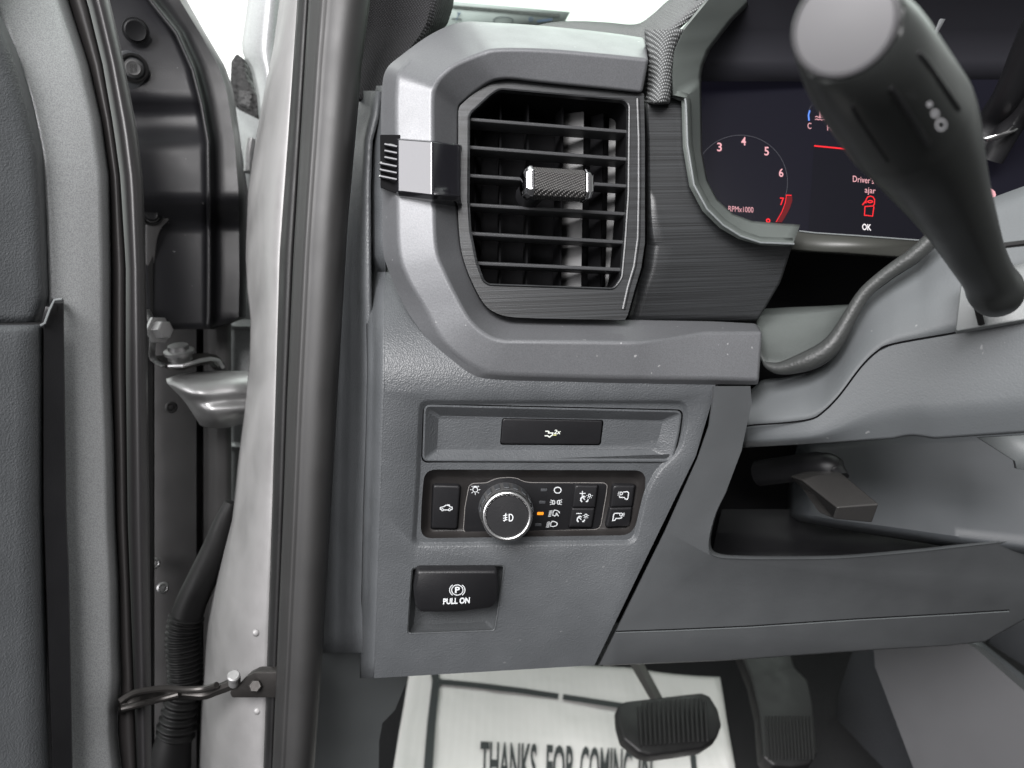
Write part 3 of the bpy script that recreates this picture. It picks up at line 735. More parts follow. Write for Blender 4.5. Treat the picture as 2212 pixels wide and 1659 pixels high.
# rotary knob
k0 = MP.pt(1091, 1097, HS); k1 = P(1096, 1116, (k0 - CAM).dot(FWD) - .0265); kax = (k1 - k0).normalized(); kh = (k1 - k0).length
r1 = 52.5 * (k1 - CAM).dot(FWD) / FPX
mb = MB(); mb.cyl(k0, kax, [(-.001, r1 * 1.16), (.004, r1 * 1.15), (kh * .55, r1 * 1.10), (kh * .80, r1 * 1.06), (kh * .84, r1 * 1.02)], 64)
kb_ = mb.build('rotary_knob', mat('soft_grey_knob', (.15, .15, .15), .33, .6, [('noise', 200, .05, .0005)]), sw, angle=30)
for a in range(-80, 81, 20):     # raised grips round the collar
    u = UP - kax * UP.dot(kax); u.normalize(); w = kax.cross(u)
    dv = u * math.cos(rad(a)) + w * math.sin(rad(a)); tv = kax.cross(dv)
    rr = [k0 + kax * z + dv * (r1 * q) + tv * s for z, q, s in ((kh * .30, 1.135, -.0018), (kh * .30, 1.135, .0018), (kh * .74, 1.09, .0016), (kh * .74, 1.09, -.0016))]
    mb = MB(); mb.grid([rr, [p + dv * .0007 for p in rr]], close=True, caps=True); mb.build('grip_pad', M['plastic_dark'], kb_, bevel=.0002)
mb = MB(); mb.cyl(k0, kax, [(kh * .78, r1 * 1.02), (kh * .86, r1 * 1.06), (kh * .93, r1 * 1.06), (kh * .985, r1 * 1.02), (kh, r1 * .985), (kh * 1.0, r1 * .92), (kh * .985, r1 * .88), (kh * .95, r1 * .865)], 96, cap=False)
mb.build('chrome_ring', M['satin_chrome'], kb_, angle=60)
mb = MB(); mb.cyl(k0, kax, [(kh * .8, r1 * .87), (kh * .955, r1 * .87), (kh * .965, r1 * .85), (kh * .968, 0.0001)], 64)
cap_ = mb.build('knob_face', M['black'], kb_, angle=40)
KPn = Pl(k0 + kax * kh * .968, kax); mb = MB(); h = .0001
dshape(mb, KPn, 'k', 779, 914, 964, 28, 1.8, h)
for y in (922, 940, 957): mb.stroke(KPn, T('k', (733, y + 4), (765, y - 4)), 1.5, h)
mb.stroke(KPn, T('k', (755, 905), (747, 925), (754, 940), (742, 968)), 1.4, h)
mb.build('legend', LG, cap_, flat=True)

# ---- parking brake switch
pk = thing('parking_brake_switch', 'black parking brake pull lever reading PULL ON in its recess', 'brake switch', MP.pt(985, 1290, 0))
mb = MB()
BRf = rnd([(905, 1240), (1064, 1236), (1060, 1300), (1051, 1344), (893, 1349), (899, 1300)], 6, 4)
mb.rings(MP, [(BR1, .0), (BR1, -.003), (rnd(inset(BR0, 5), 6, 4), -.006), (BRf, -.0135)], cap=True)
mb.rings(MP, [(rnd(inset(BR0, -.5), 7, 4), -.0005), (BRo, .0006), (rnd(inset(BR0, 3), 6, 4), -.0004)], cap=False)
mb.build('housing', mat('brake_housing_plastic', (.06, .064, .067), .5, 0, LEATHER), pk, angle=50, face_cam=True)
LV = [(900, 1228), (1074, 1227), (1076, 1262), (1073, 1298), (1061, 1310), (985, 1319), (908, 1319), (897, 1308), (893, 1270)]
mb = MB()
def lv(k): return rnd(inset(LV, k), max(2, 7 - k * .3), 4)
mb.rings(MP, [(lv(5), -.010), (lv(0), -.0020), (lv(0), .0040), (lv(1.5), .0060), (lv(5), .0072)], cap=False, true=.004)
L5 = lv(5); n5 = len(L5)
mb.add([MP.pt(x, y, .004) + MP.n * .0032 for x, y in ccw(L5)], [tuple(range(n5))])
lever = mb.build('pull_lever', M['black'], pk, angle=50)
PB = MP; h = .00725; mb = MB()
c = T1('g', 949, 552); mb.arc(PB, c, 12.2, 11.0, 0, 360, 1.8, h, 28)
mb.arc(PB, c, 16.6, 14, 128, 232, 1.7, h, 12); mb.arc(PB, c, 16.6, 14, -52, 52, 1.7, h, 12)
mb.text(PB, 'P', (c[0] - 5.0, c[1] + 6), (c[0] + 5.6, c[1] + 5.6), (c[0] - 5.0, c[1] - 6.5), h, .03)
mb.text(PB, 'PULL ON', T1('g', 860, 640), T1('g', 1026, 632), T1('g', 862, 606), h, .035)
mb.build('lettering', LG, lever, flat=True)

# ================================================================ instrument cluster
clu = thing('instrument_cluster', 'dark digital instrument cluster with pink tachometer numbers and door ajar warning', 'instrument cluster', P(1800, 350, .5))
SC = plane3((1520, 300, .530), (2100, 300, .515), (1750, 500, .512))
mb = MB(); mb.fill(SC, [(1500, 172), (2700, 172), (2700, 575), (1990, 521), (1850, 512), (1728, 502), (1600, 500), (1500, 500)])
mb.build('display', M['lcd_bg'], clu, solid=.004, flat=True)
mb = MB(); mb.patch(SC, T('l', (1242, 425), (2212, 500), (2400, 1345), (2212, 1335), (1330, 1272), (1188, 1262)), .0003)
mb.build('message_window', M['lcd_bg2'], clu, flat=True)
h = .0006; mb = MB()
for t_, x, y, w, hh in (('3', 327, 438, 46, 80), ('4', 560, 382, 46, 80), ('5', 783, 478, 44, 80), ('6', 924, 687, 42, 78), ('2', 160, 603, 44, 78)):
    mb.text(SC, t_, T1('l', x - w / 2, y + hh / 2), T1('l', x + w / 2, y + hh / 2 + 2), T1('l', x - w / 2, y - hh / 2), h, .012); mb.build('dial_number', M['lcd_pink'], clu, flat=True); mb = MB()
mb.text(SC, 'RPMx1000', T1('l', 414, 1062), T1('l', 655, 1075), T1('l', 414, 1008), h, -.006); mb.build('rpm_text', M['lcd_pink'], clu, flat=True); mb = MB()
mb.text(SC, "Driver's door", T1('l', 1618, 775), T1('l', 1972, 812), T1('l', 1618, 716), h)
mb.text(SC, 'ajar', T1('l', 1733, 880), T1('l', 1838, 890), T1('l', 1733, 825), h); mb.build('warning_text', M['lcd_pink'], clu, flat=True); mb = MB()
mb.text(SC, 'C', T1('l', 1180, 262), T1('l', 1216, 264), T1('l', 1180, 204), h); mb.text(SC, 'H', T1('l', 1370, 278), T1('l', 1414, 282), T1('l', 1370, 222), h); mb.build('temperature_letters', M['lcd_pink'], clu, flat=True); mb = MB()
mb.stroke(SC, T('l', (1302, 80), (1300, 160)), 2.6, h)
for y in (92, 112, 132): mb.stroke(SC, T('l', (1310, y), (1334, y + 1)), 1.6, h)
for y in (150, 175): mb.stroke(SC, T('l', (1252, y), (1268, y - 8), (1284, y + 2), (1300, y - 4), (1318, y + 4), (1334, y - 4), (1352, y + 2)), 1.5, h)
mb.build('coolant_symbol', M['lcd_pink'], clu, flat=True); mb = MB()
mb.text(SC, 'P', T('p', (640, 1520))[0], T('p', (778, 1520))[0], T('p', (640, 1370))[0], h, .03)
mb.build('gear_letter', M['lcd_pink'], clu, flat=True)
mb = MB(); mb.text(SC, 'OK', T1('l', 1708, 1240), T1('l', 1796, 1247), T1('l', 1708, 1182), h, .02); mb.build('ok_text', M['lcd_white'], clu, flat=True)
mb = MB(); mb.arc(SC, T1('l', 530, 780), 455 * .2232, 455 * .2232, 138, 377, .9, h, 60); mb.arc(SC, T1('l', 1305, 100), 25, 22, 190, 290, .8, h, 14); mb.build('dial_ring', M['lcd_grey'], clu, flat=True)
mb = MB()
mb.text(SC, '7', T1('l', 912, 1000), T1('l', 952, 1002), T1('l', 912, 928), h, .01); mb.text(SC, '8', T1('l', 775, 1205), T1('l', 820, 1207), T1('l', 775, 1130), h, .01)
mb.stroke(SC, T('l', (1243, 428), (1590, 462), (2212, 523)), 3.0, h); mb.stroke(SC, T('l', (972, 905), (1025, 908)), 2.0, h)
mb.stroke(SC, T('l', (975, 910), (962, 985), (930, 1070), (875, 1165)), 1.4, h)
mb.stroke(SC, T('l', (1330, 1275), (1700, 1303), (2212, 1340)), 1.6, h)
q = lambda *p: T('l', *p)
mb.stroke(SC, q((1745, 985), (1745, 950), (1762, 922), (1790, 915), (1815, 925), (1828, 950), (1826, 990), (1815, 1010), (1735, 1015), (1730, 1100), (1808, 1108), (1822, 1015)), 2.0, h)
mb.stroke(SC, q((1745, 960), (1710, 1000)), 2.6, h); mb.arc(SC, T1('l', 1785, 968), 5.5, 2.2, 0, 360, 2.2, h, 12)
mb.build('warning_graphics', M['lcd_red'], clu, flat=True)
mb = MB(); mb.patch(SC, q((978, 915), (1030, 915), (1032, 960), (1005, 1040), (960, 1120), (930, 1168), (878, 1168), (930, 1080), (962, 1000)), h - .0001); mb.build('red_zone', M['lcd_dark_red'], clu, flat=True)
mb = MB(); mb.stroke(SC, q((1200, 85), (1188, 130), (1194, 185)), 3.0, h); mb.build('cold_mark', M['lcd_blue'], clu, flat=True)
# bezel band
BO = [(1545, -30), (1524, 0), (1472, 64), (1452, 112), (1449, 165), (1452, 208), (1478, 213), (1480, 226), (1483, 312), (1497, 399), (1525, 451), (1560, 486), (1598, 510), (1640, 524), (1713, 527)]
BI = [(1660, -30), (1628, 0), (1583, 45), (1534, 108), (1520, 139), (1515, 165), (1515, 178), (1515, 200), (1517, 330), (1528, 389), (1549, 430), (1584, 462), (1625, 477), (1680, 482), (1729, 485)]
mb = MB(); rw = []
for (x0, y0), (x1, y1) in zip(BO, BI):
    rw.append([P(x0 + (x1 - x0) * u, y0 + (y1 - y0) * u, .462 + .006 * (x0 - 1450) / 250 + .026 * u + (.0 if u else .004)) for u in (0, .06, .15, .3, .5, .7, .85, 1)])
rw2 = []
for i in range(len(rw) - 1):
    for k in range(3): rw2.append([a.lerp(b, k / 3) for a, b in zip(rw[i], rw[i + 1])])
rw2.append(rw[-1]); mb.grid(rw2)
mb.build('bezel', mat('grey_green_bezel', (.085, .096, .090), .45, 0, FINE, var=.04), clu, solid=.004, angle=40, face_cam=True)
mb = MB(); mb.tube([P(x + 2, y, .462 + (x - 1450) * 2e-5) for x, y in BO[6:]], .0007, 8); mb.build('bezel_edge', M['plastic'], clu)
# hood above the display
mb = MB()
mb.grid([[P(x, y, d) for x in (1505, 1700, 1900, 2100, 2300, 2700)] for y, d in ((-60, .47), (-20, .48), (60, .505), (130, .519), (176, .5245))])
mb.build('hood', mat('hood_plastic', (.017, .017, .021), .5, spec=.3), clu, solid=.003, angle=60)
mb = MB(); mb.fill(SC, [(1718, 499), (1850, 509), (2040, 523), (2010, 556), (1930, 551), (1820, 543), (1706, 536)], (), .002)
mb.build('lower_bezel', mat('olive_black_plastic', (.035, .036, .032), .45), clu, solid=.006)
mb = MB(); mb.tube([SC.pt(x, y, .0025) for x, y in ((1726, 499), (1760, 503), (1850, 509), (2040, 523))], .0005, 8); mb.build('lower_lip', M['plastic'], clu)
# dark tubes and pale slivers standing in for reflections in the cluster glass
sw_ = thing('glass_reflections', 'dark and pale reflections in the cluster glass beyond the stalk, built as solid shapes', 'reflection', P(2200, 200, .45))
mb = MB(); mb.tube([P(*p) for p in smooth_poly([(2118, 318, .505), (2150, 255, .495), (2190, 190, .47), (2260, 30, .43), (2380, -150, .38)], 6)], .010, 16)
mb.build('dark_reflection_upper', M['black'], sw_, angle=60)
mb = MB(); mb.tube([P(*p) for p in smooth_poly([(2140, 345, .50), (2190, 262, .485), (2250, 190, .46), (2350, 60, .42)], 6)], .008, 16); mb.build('dark_reflection_lower', M['black'], sw_, angle=60)
mb = MB(); mb.fill(Pl(P(2160, 290, .478), FWD), T('p', (680, 1000), (750, 980), (860, 945), (900, 915), (940, 935), (900, 965), (800, 1010), (720, 1020)), (), 0); mb.build('pale_reflection_blade', M['satin_chrome'], sw_, solid=.002)  # pale blade reflected in the glass, built as a thin plate
mb = MB(); mb.fill(Pl(P(2020, 70, .44), FWD), T('p', (375, 135), (412, 138), (350, 250), (308, 332), (300, 318)), (), 0); mb.build('pale_reflection_streak', M['satin'], sw_, solid=.002)  # pale streak of reflection on the glass, added as a sliver

# ================================================================ steering column
col = thing('steering_column', 'grey steering column shroud with a soft rolled leather boot on top', 'steering column', P(1950, 800, .42))
def dcol(x): return .475 - (x - 1600) * 1.55e-4
lipb = [(1645, 790), (1659, 799), (1687, 815), (1743, 807), (1784, 789), (1809, 757), (1843, 688), (1878, 640), (1930, 601), (1986, 566), (2019, 520)]
seam = [(1612, 920), (1631, 917), (1690, 913), (1750, 905), (1777, 890), (1812, 855), (1860, 792), (1895, 758), (1930, 742), (2058, 719), (2240, 688)]
low = [(1608, 967), (1700, 962), (1791, 957), (1880, 951), (1930, 948), (1950, 943), (1972, 941), (1995, 944), (2017, 948), (2212, 935), (2270, 930)]
def ylerp(poly, x): return lerp_at([(y, x_) for x_, y in poly], x)
# upper shroud
upper_top = [(1608, 850), (1628, 838), (1645, 820)] + lipb[2:] + [(2070, 462), (2135, 430), (2212, 402), (2270, 385)]
mb = MB(); rw = []
for x in frange(1610, 2265, 60):
    a, b = ylerp(upper_top, x), ylerp(seam, x)
    rw.append([P(x, a + (b - a) * u, dcol(x) + .022 * (1 - u) ** 1.5 + .012 * max(0, (1820 - x) / 220) ** 1.5) for u in frange(0, 1, 9)])
mb.grid(rw)
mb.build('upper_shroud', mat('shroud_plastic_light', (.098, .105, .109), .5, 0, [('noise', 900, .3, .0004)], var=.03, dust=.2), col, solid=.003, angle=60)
mb = MB(); rw = []
for x in frange(1606, 2268, 60):
    a, b = ylerp(seam, x) + 1.5, ylerp(low, x)
    rw.append([P(x, a + (b - a) * u, dcol(x) - .001 + .03 * max(0, u - .70) ** 1.2 + .01 * max(0, (1760 - x) / 160) ** 1.5) for u in (0, .012, .1, .25, .45, .65, .74, .82, .90, .97, 1.0)])
mb.grid(rw)
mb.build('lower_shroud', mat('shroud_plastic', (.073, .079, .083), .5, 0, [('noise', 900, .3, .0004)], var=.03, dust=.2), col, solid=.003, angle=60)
sp3 = [P(x, y + .8, dcol(x) - .0012 + .012 * max(0, (1790 - x) / 190) ** 1.5 * 0) for x, y in smooth_poly(seam, 5)]
mb = MB(); mb.tube([p for p in sp3 if 1], .00055, 6); mb.build('shroud_seam', M['void'], col)
# soft boot: plate and rolled edge
mb = MB()
lipc = smooth_poly([(1650, 782, 1), (1660, 790, 7), (1690, 795, 15), (1745, 779, 24), (1785, 757, 24), (1812, 725, 19), (1840, 676, 15), (1869, 632, 14), (1918, 590, 15), (1975, 551, 18), (2022, 508, 18)], 6)
mb.tube([P(x, y, dcol(x) + .004) for x, y, r in lipc], [r * dcol(x) / FPX * .80 + .0008 for x, y, r in lipc], 18)
boot = mb.build('boot', mat('soft_boot_leather', (.034, .036, .035), .42, 0, [('voronoi', 500, .35, .0004)], var=.06), col, angle=70)
mb = MB(); rw = []
bt_ = [(1640, 672), (1652, 667), (1700, 664), (1780, 661), (1845, 657)]; bb_ = [(1640, 745), (1650, 786), (1690, 793), (1745, 780), (1785, 757), (1812, 725), (1845, 668)]
for x in frange(1636, 1845, 24):
    a, b = ylerp(bt_, x), ylerp(bb_, x)
    rw.append([P(x, a + (b - a) * u, .535 - .055 * u - .02 * (x - 1636) / 210) for u in frange(0, 1, 8)])
mb.grid(rw); mb.build('boot_top', mat('soft_boot_sheet', (.07, .077, .074), .5, 0, [('voronoi', 420, .3, .0004)], var=.06), col, solid=.002, angle=60)
# stalk housing plate
mb = MB(); HP = Pl(P(2150, 620, .372), (P(2000, 300, .25) - P(2150, 620, .372)))
HPp = plane3((2080, 600, .392), (2230, 580, .378), (2080, 715, .386))
mb.slab(HPp, [(2078, 598), (2110, 585), (2260, 560), (2260, 682), (2064, 716)], 8, -.004, .001, 2); mb.build('stalk_plate', mat('shroud_plate', (.13, .138, .138), .45, 0, FINE, var=.04), col, angle=50)
mb = MB(); c_ = P(2160, 640, .372)
mb.tube([P(2120, 700, .38), P(2105, 640, .375), P(2130, 570, .37), P(2170, 530, .368), P(2240, 522, .366)], .0016, 10); mb.build('stalk_opening', M['rubber'], col)

# ---- stalk
stk = thing('turn_signal_stalk', 'thick black multifunction stalk with pale round end cap reaching towards the viewer', 'stalk', P(1950, 330, .27))
SS = [(1824, 56, 109, .200), (1831, 66, 115, .2030), (1866, 122, 128, .212), (1903, 180, 130, .225), (1946, 243, 129, .241), (1963, 268, 127, .247), (1988, 312, 114, .257), (2037, 408, 85, .283), (2075, 482, 67, .305), (2106, 548, 55, .325), (2134, 598, 50, .342), (2148, 624, 54, .350), (2154, 638, 50, .356)]
SSd = smooth_poly(SS, 4)
mb = MB(); mb.tube([P(x, y, d) for x, y, r, d in SSd], [r * d / FPX for x, y, r, d in SSd], 48)
shaft = mb.build('shaft', mat('stalk_plastic', (.020, .0215, .021), .36, 0, [('noise', 700, .12, .0003)], var=.04), stk, angle=60)
t0 = P(1824, 56, .200); sax = (P(*SSd[0][:2], SSd[0][3]) - P(*SSd[1][:2], SSd[1][3])).normalized(); r0 = 109 * .2 / FPX
mb = MB(); mb.cyl(t0, sax, [(-.002, r0 * .99), (.0008, r0 * .99), (.0016, r0 * .965), (.0018, r0 * .93), (.0013, r0 * .905), (.0015, r0 * .885), (.0019, r0 * .5), (.0020, .0001)], 64)
mb.build('end_cap', mat('pale_grey_cap', (.050, .049, .052), .42, 0, var=.02), stk, angle=25)
# shallow grip flutes on the collar
s2 = (P(1857, 108, .2085) - P(1940, 232, .238)).normalized(); u_ = (CAM - P(1905, 180, .225)); u_ = (u_ - s2 * u_.dot(s2)).normalized(); w_ = s2.cross(u_)
for a in (-34, 4, 42):
    dv = u_ * math.cos(rad(a)) + w_ * math.sin(rad(a)); mb = MB()
    pa, pb = P(1857, 108, .2085), P(1940, 232, .238)
    mb.tube([pa + dv * .0160, pa.lerp(pb, .1) + dv * .0166, pa.lerp(pb, .9) + dv * .0188, pb + dv * .0182], [.0006, .0010, .0010, .0006], 8)
    mb.build('grip_rib', M['black'], shaft)
mb = MB(); cc = P(1955, 255, .2435)
mb.cyl(cc, sax, [(-.0004, 129.0 * .244 / FPX), (.0004, 130 * .243 / FPX)], 48, cap=False); mb.build('collar_groove', M['void'], shaft)
# lamp symbol on the shaft (faces the viewer)
SY = Pl(P(2010, 245, .208), CAM - P(2010, 245, .208)); mb = MB()
for (x, y, r) in ((2008, 226, 4), (2020, 246, 7), (2033, 270, 11)):
    mb.arc(SY, (x, y), r * .9, r, 0, 360, 4.2, 0, 16)
mb.build('lamp_symbol', mat('worn_symbol_paint', (.12, .12, .125), .6), shaft, solid=.0003)

# ---- tilt lever and lower column cover
mb = MB(); rw = []
cov_t = [(1560, 980), (1700, 960), (1900, 930), (2290, 900)]; cov_b = [(1560, 1104), (1640, 1106), (1731, 1127), (1810, 1143), (1929, 1162), (2048, 1182), (2212, 1206), (2290, 1220)]
for x in frange(1700, 2285, 40):
    a, b = ylerp(cov_t, x), ylerp(cov_b, x)
    rw.append([P(x, a + (b - a) * u, .56 - .055 * (x - 1620) / 660 + .05 * (1 - u) + .05 * max(0, (1760 - x) / 60) ** 2 + (.03 * ((u - .9) / .1) ** 2 if u > .9 else 0)) for u in (0, .15, .3, .5, .7, .82, .9, .93, .96, .985, 1)])
mb.grid(rw)
tag(mb.build('column_cover', mat('cover_plastic', (.042, .046, .050), .5, 0, FINE, var=.05), solid=.004, angle=60), 'smooth grey curved cover under the steering column', 'column cover')
tl = thing('tilt_lever', 'dark column tilt lever with a faceted box shaped handle', 'lever', P(1830, 1080, .46))
LVP = plane3((1780, 1030, .470), (1900, 1090, .462), (1810, 1120, .470))
mb = MB()
A = T('q', (500, 470), (620, 435), (810, 415), (1100, 655), (775, 680)); B = T('q', (1100, 655), (1048, 798), (745, 768), (775, 680)); C_ = T('q', (500, 470), (775, 680), (745, 768), (640, 600))
dA = [.492, .486, .486, .446, .446]
va = [P(x, y, d) for (x, y), d in zip(A, dA)]
vb = [P(*T1('q', 1048, 798), .456), P(*T1('q', 745, 768), .456)]
vc = P(*T1('q', 600, 570), .50)
bk = [v + FWD * .03 for v in va]
mb.add(va + vb + [vc], [(0, 1, 2, 3, 4), (4, 3, 5, 6), (0, 4, 6, 7)])
mb.add([va[0], va[1], va[2], va[3], vb[0], vb[1], vc] + [v + FWD * .02 for v in (va[0], va[1], va[2], va[3], vb[0], vb[1], vc)], [(i, (i + 1) % 7, 7 + (i + 1) % 7, 7 + i) for i in range(7)])
mb.build('handle', mat('lever_plastic', (.034, .033, .032), .24, 0, coat=.3), tl, angle=20, bevel=.0012, seg=3)
mb = MB(); mb.tube([P(*p) for p in smooth_poly([(1640, 1022, .56), (1700, 1014, .54), (1775, 1005, .51), (1800, 1014, .505), (1812, 1034, .500)], 5)], [.010] * 10 + [.009] * 6 + [.007] * 5, 14); mb.build('arm', M['black'], tl, angle=60)
mb = MB(); mb.fill(plane3((2100, 950, .47), (2212, 950, .46), (2212, 1000, .46)), T('q', (1865, 145), (2350, 120), (2350, 420), (2160, 385), (2148, 325)), ())
tag(mb.build('column_bracket', M['plastic'], solid=.006), 'small plain grey bracket tucked under the right end of the column shroud', 'bracket')

# ================================================================ foot well
def brk(pts, h): return [FL.pt(x, y, h) for x, y in pts]
mat_ = thing('paper_floor_mat', 'white paper floor mat printed THANKS FOR COMING IN under the pedals', 'floor mat', FL.pt(1230, 1550))
mb = MB(); a = [(890, 1405), (1405, 1441), (1556, 1462)]; rw = []
TLc, TRc, BRc, BLc = FL.pt(892, 1400), FL.pt(1555, 1462), FL.pt(1640, 1960), FL.pt(800, 1960)
random.seed(3)
for i in range(41):
    r_ = []
    for j in range(41):
        p = (TLc.lerp(TRc, j / 40)).lerp(BLc.lerp(BRc, j / 40), i / 40)
        z = .0010 * math.sin(p.x * 47 + p.y * 21) + .0008 * math.sin(p.x * 23 - p.y * 60 + 1) + random.uniform(0, .0004) - .001
        for cx0, cs in ((.03, .35), (-.02, -.2), (.16, .1)):     # soft fold lines in the paper
            z += .0011 * max(0, 1 - abs(p.x - cx0 - cs * (p.y - .75)) / .012) - .0003
        r_.append(p + Vector((0, 0, min(z, .0016))))
    rw.append(r_)
mb.grid(rw)
paper = mat('ribbed_paper', (.64, .63, .61), .85, 0, [('noise', 7, .6, .02), ('wave', 28, .18, .001)], spec=.2)
mb.build('sheet', paper, mat_, solid=.0004, angle=60)
def gl(pts): return pts
h = .0022; mb = MB()
def fstroke(mb, pts, w):  # printed rule of constant real width on the sheet
    mb.hk = getattr(mb, 'hk', 0) + 1; P3 = [FL.pt(x, y, h + mb.hk * 2e-5) for x, y in pts]
    for A_, B_ in zip(P3, P3[1:]):
        d = (B_ - A_).normalized(); s_ = Vector((-d.y, d.x, 0)) * w / 2
        mb.add([A_ + s_, A_ - s_, B_ - s_, B_ + s_], [(0, 1, 2, 3)])
fstroke(mb, [(938, 1450), (942, 1470), (932, 1560), (922, 1700)], .0115)
fstroke(mb, [(945, 1472), (1030, 1480), (1127, 1492), (1206, 1504)], .011)
fstroke(mb, [(1216, 1505), (1339, 1524), (1480, 1544)], .011)
fstroke(mb, [(1486, 1545), (1494, 1600), (1503, 1700)], .007)
mb.build('border_rule', M['ink'], mat_, flat=True)
mb = MB()
def ftext(txt, x0, x1, yt):
    o = yt((x0)); mb.text(FL, txt, (x0 - 2, yt(x0) + 88), (x1 - 2, yt(x1) + 88), (x0, yt(x0)), h + .0002, .022)
yt = lambda x: 1603 + (x - 1040) * .052
for t_, x0, x1 in (('THANKS', 1038, 1160), ('FOR', 1181, 1243), ('COMING', 1254, 1366), ('IN', 1380, 1410)): ftext(t_, x0, x1, yt)
mb.build('lettering', M['ink'], mat_, flat=True)

bp_ = thing('brake_pedal', 'wide black ribbed rubber brake pedal on a steel arm', 'pedal', P(1447, 1565, .80))
BPp = plane3((1340, 1560, .80), (1560, 1560, .82), (1447, 1630, .78))
BPo = [(1334, 1526), (1350, 1514), (1400, 1508), (1470, 1500), (1516, 1495), (1534, 1502), (1552, 1531), (1560, 1565), (1549, 1594), (1517, 1615), (1460, 1624), (1405, 1631), (1382, 1625), (1346, 1595), (1336, 1560)]
mb = MB(); mb.slab(BPp, BPo, 6, -.015, 0, 6, mm=.003); pad = mb.build('pad', M['rubber'], bp_, angle=60)
for i in range(15):
    x = 1377 + i * 10.2; yo = lambda x: 1520 - (x - 1370) * .085
    mb = MB(); mb.tube([BPp.pt(x + 3, yo(x) + (8 if i in (0, 14) else 0), .0002), BPp.pt(x + 5, 1545, .0016), BPp.pt(x + 8, 1592, .0016), BPp.pt(x + 9, 1612 - (x - 1370) * .07, .0002)], .0018, 8); mb.build('rib', M['rubber'], pad)
mb = MB(); mb.grid([[P(x, y, d) for x, y, d in r] for r in (((1358, 1380, .90), (1372, 1380, .90), (1388, 1380, .90), (1388, 1380, .94), (1358, 1380, .94)), ((1361, 1436, .87), (1378, 1436, .865), (1393, 1436, .87), (1393, 1436, .90), (1361, 1436, .90)), ((1410, 1520, .83), (1424, 1520, .825), (1438, 1520, .83), (1438, 1520, .86), (1410, 1520, .86)))], close=True)
mb.build('arm', M['steel_dark'], bp_, angle=30, bevel=.001)
ap_ = thing('accelerator_pedal', 'tall narrow black accelerator pedal with vertical ribs on its lower half', 'pedal', P(1700, 1560, .82))
APo = [(1596, 1400), (1707, 1400), (1718, 1440), (1747, 1468), (1757, 1520), (1767, 1627), (1751, 1650), (1715, 1656), (1672, 1654), (1648, 1634), (1640, 1539), (1624, 1468)]
APp = plane3((1600, 1430, .90), (1750, 1430, .91), (1700, 1650, .80))
mb = MB(); mb.slab(APp, APo, 7, -.02, 0, 6, mm=.003); ap2 = mb.build('pad', M['rubber'], ap_, angle=60)
for i in range(14):
    x = 1657 + i * 7.4; mb = MB(); mb.tube([APp.pt(x - 3, 1548, -.0006), APp.pt(x - 2, 1556, .0010), APp.pt(x + 4, 1630, .0010), APp.pt(x + 4, 1642, -.0006)], .0014, 6); mb.build('rib', M['rubber'], ap2)

# centre console side
cs = thing('centre_console', 'plain grey centre console side panel at the right of the foot well', 'console', P(2050, 1530, .75))
C1 = plane3((1890, 1420, .80), (2200, 1500, .70), (2000, 1659, .74))
mb = MB(); c1 = [(1886, 1380), (2062, 1380), (2104, 1398), (2290, 1560), (2290, 1760), (2010, 1760), (1973, 1659), (1930, 1545), (1890, 1440)]
mb.fill(C1, c1, ()); mb.rings(C1, [(c1, 0), (c1, -.03)], cap=False, true=0); mb.build('side_panel', mat('console_plastic', (.038, .038, .041), .5, 0, FINE, var=.05), cs, face_cam=True)
mb = MB(); C2 = plane3((2100, 1390, .80), (2212, 1420, .78), (2212, 1510, .76))
mb.fill(C2, [(2050, 1370), (2118, 1384), (2216, 1462), (2290, 1520), (2290, 1600), (2100, 1420)], ()); mb.build('ledge', M['plastic_dark'], cs, solid=.01)
mb = MB(); C3 = plane3((2130, 1360, .80), (2240, 1360, .79), (2240, 1460, .79))
mb.fill(C3, [(2135, 1340), (2330, 1240), (2330, 1510), (2212, 1438), (2140, 1392)], ()); mb.build('upper_panel', M['plastic_dark'], cs, solid=.01)
mb = MB(); C4 = plane3((1880, 1420, .98), (1980, 1640, .90), (1850, 1640, .98))
mb.fill(C4, [(1850, 1380), (1895, 1400), (1985, 1659), (2000, 1760), (1790, 1760), (1810, 1500)], ()); mb.build('carpet_side', mat('console_carpet', (.022, .023, .027), .9, 0, [('noise', 500, 1, .003)]), cs, solid=.01)

# ================================================================ left: pillar, seal, body
YS = [-400, -250, -150] + frange(-60, 1740, 46)
def pl_(*a): return [(x, y) for y, x in a]
sealR = pl_((-60, 806), (0, 800), (150, 780), (200, 777), (486, 751), (1083, 716), (1400, 698), (1659, 679), (1740, 674))
sealL = pl_((-60, 670), (0, 667), (548, 634), (863, 620), (1124, 611), (1659, 588), (1740, 585))
gapL = pl_((-60, 646), (0, 642), (300, 622), (548, 604), (1124, 587), (1659, 569), (1740, 566))
bodyL = pl_((-60, 612), (0, 604), (104, 590), (243, 562), (347, 545), (417, 535), (548, 530), (620, 533), (687, 541), (780, 539), (896, 527), (1000, 514), (1069, 507), (1124, 500), (1200, 480), (1291, 458), (1360, 446), (1430, 441), (1540, 434), (1659, 430), (1740, 428))
seal = thing('door_opening_seal', 'tall dark rubber door opening seal running full height beside the dashboard', 'rubber seal', P(680, 830, .42))
def dseal(u, y, x): return .452 + (y / 1659) * .02 - .020 * math.sqrt(max(0, 1 - (1.9 * u - .95) ** 2)) - .0030 * math.exp(-((u - .22) / .06) ** 2)
mb = MB(); mb.band(sealL, sealR, YS, frange(0, 1, 25), dseal); mb.build('bulb', M['seal'], seal, solid=.002, angle=70)
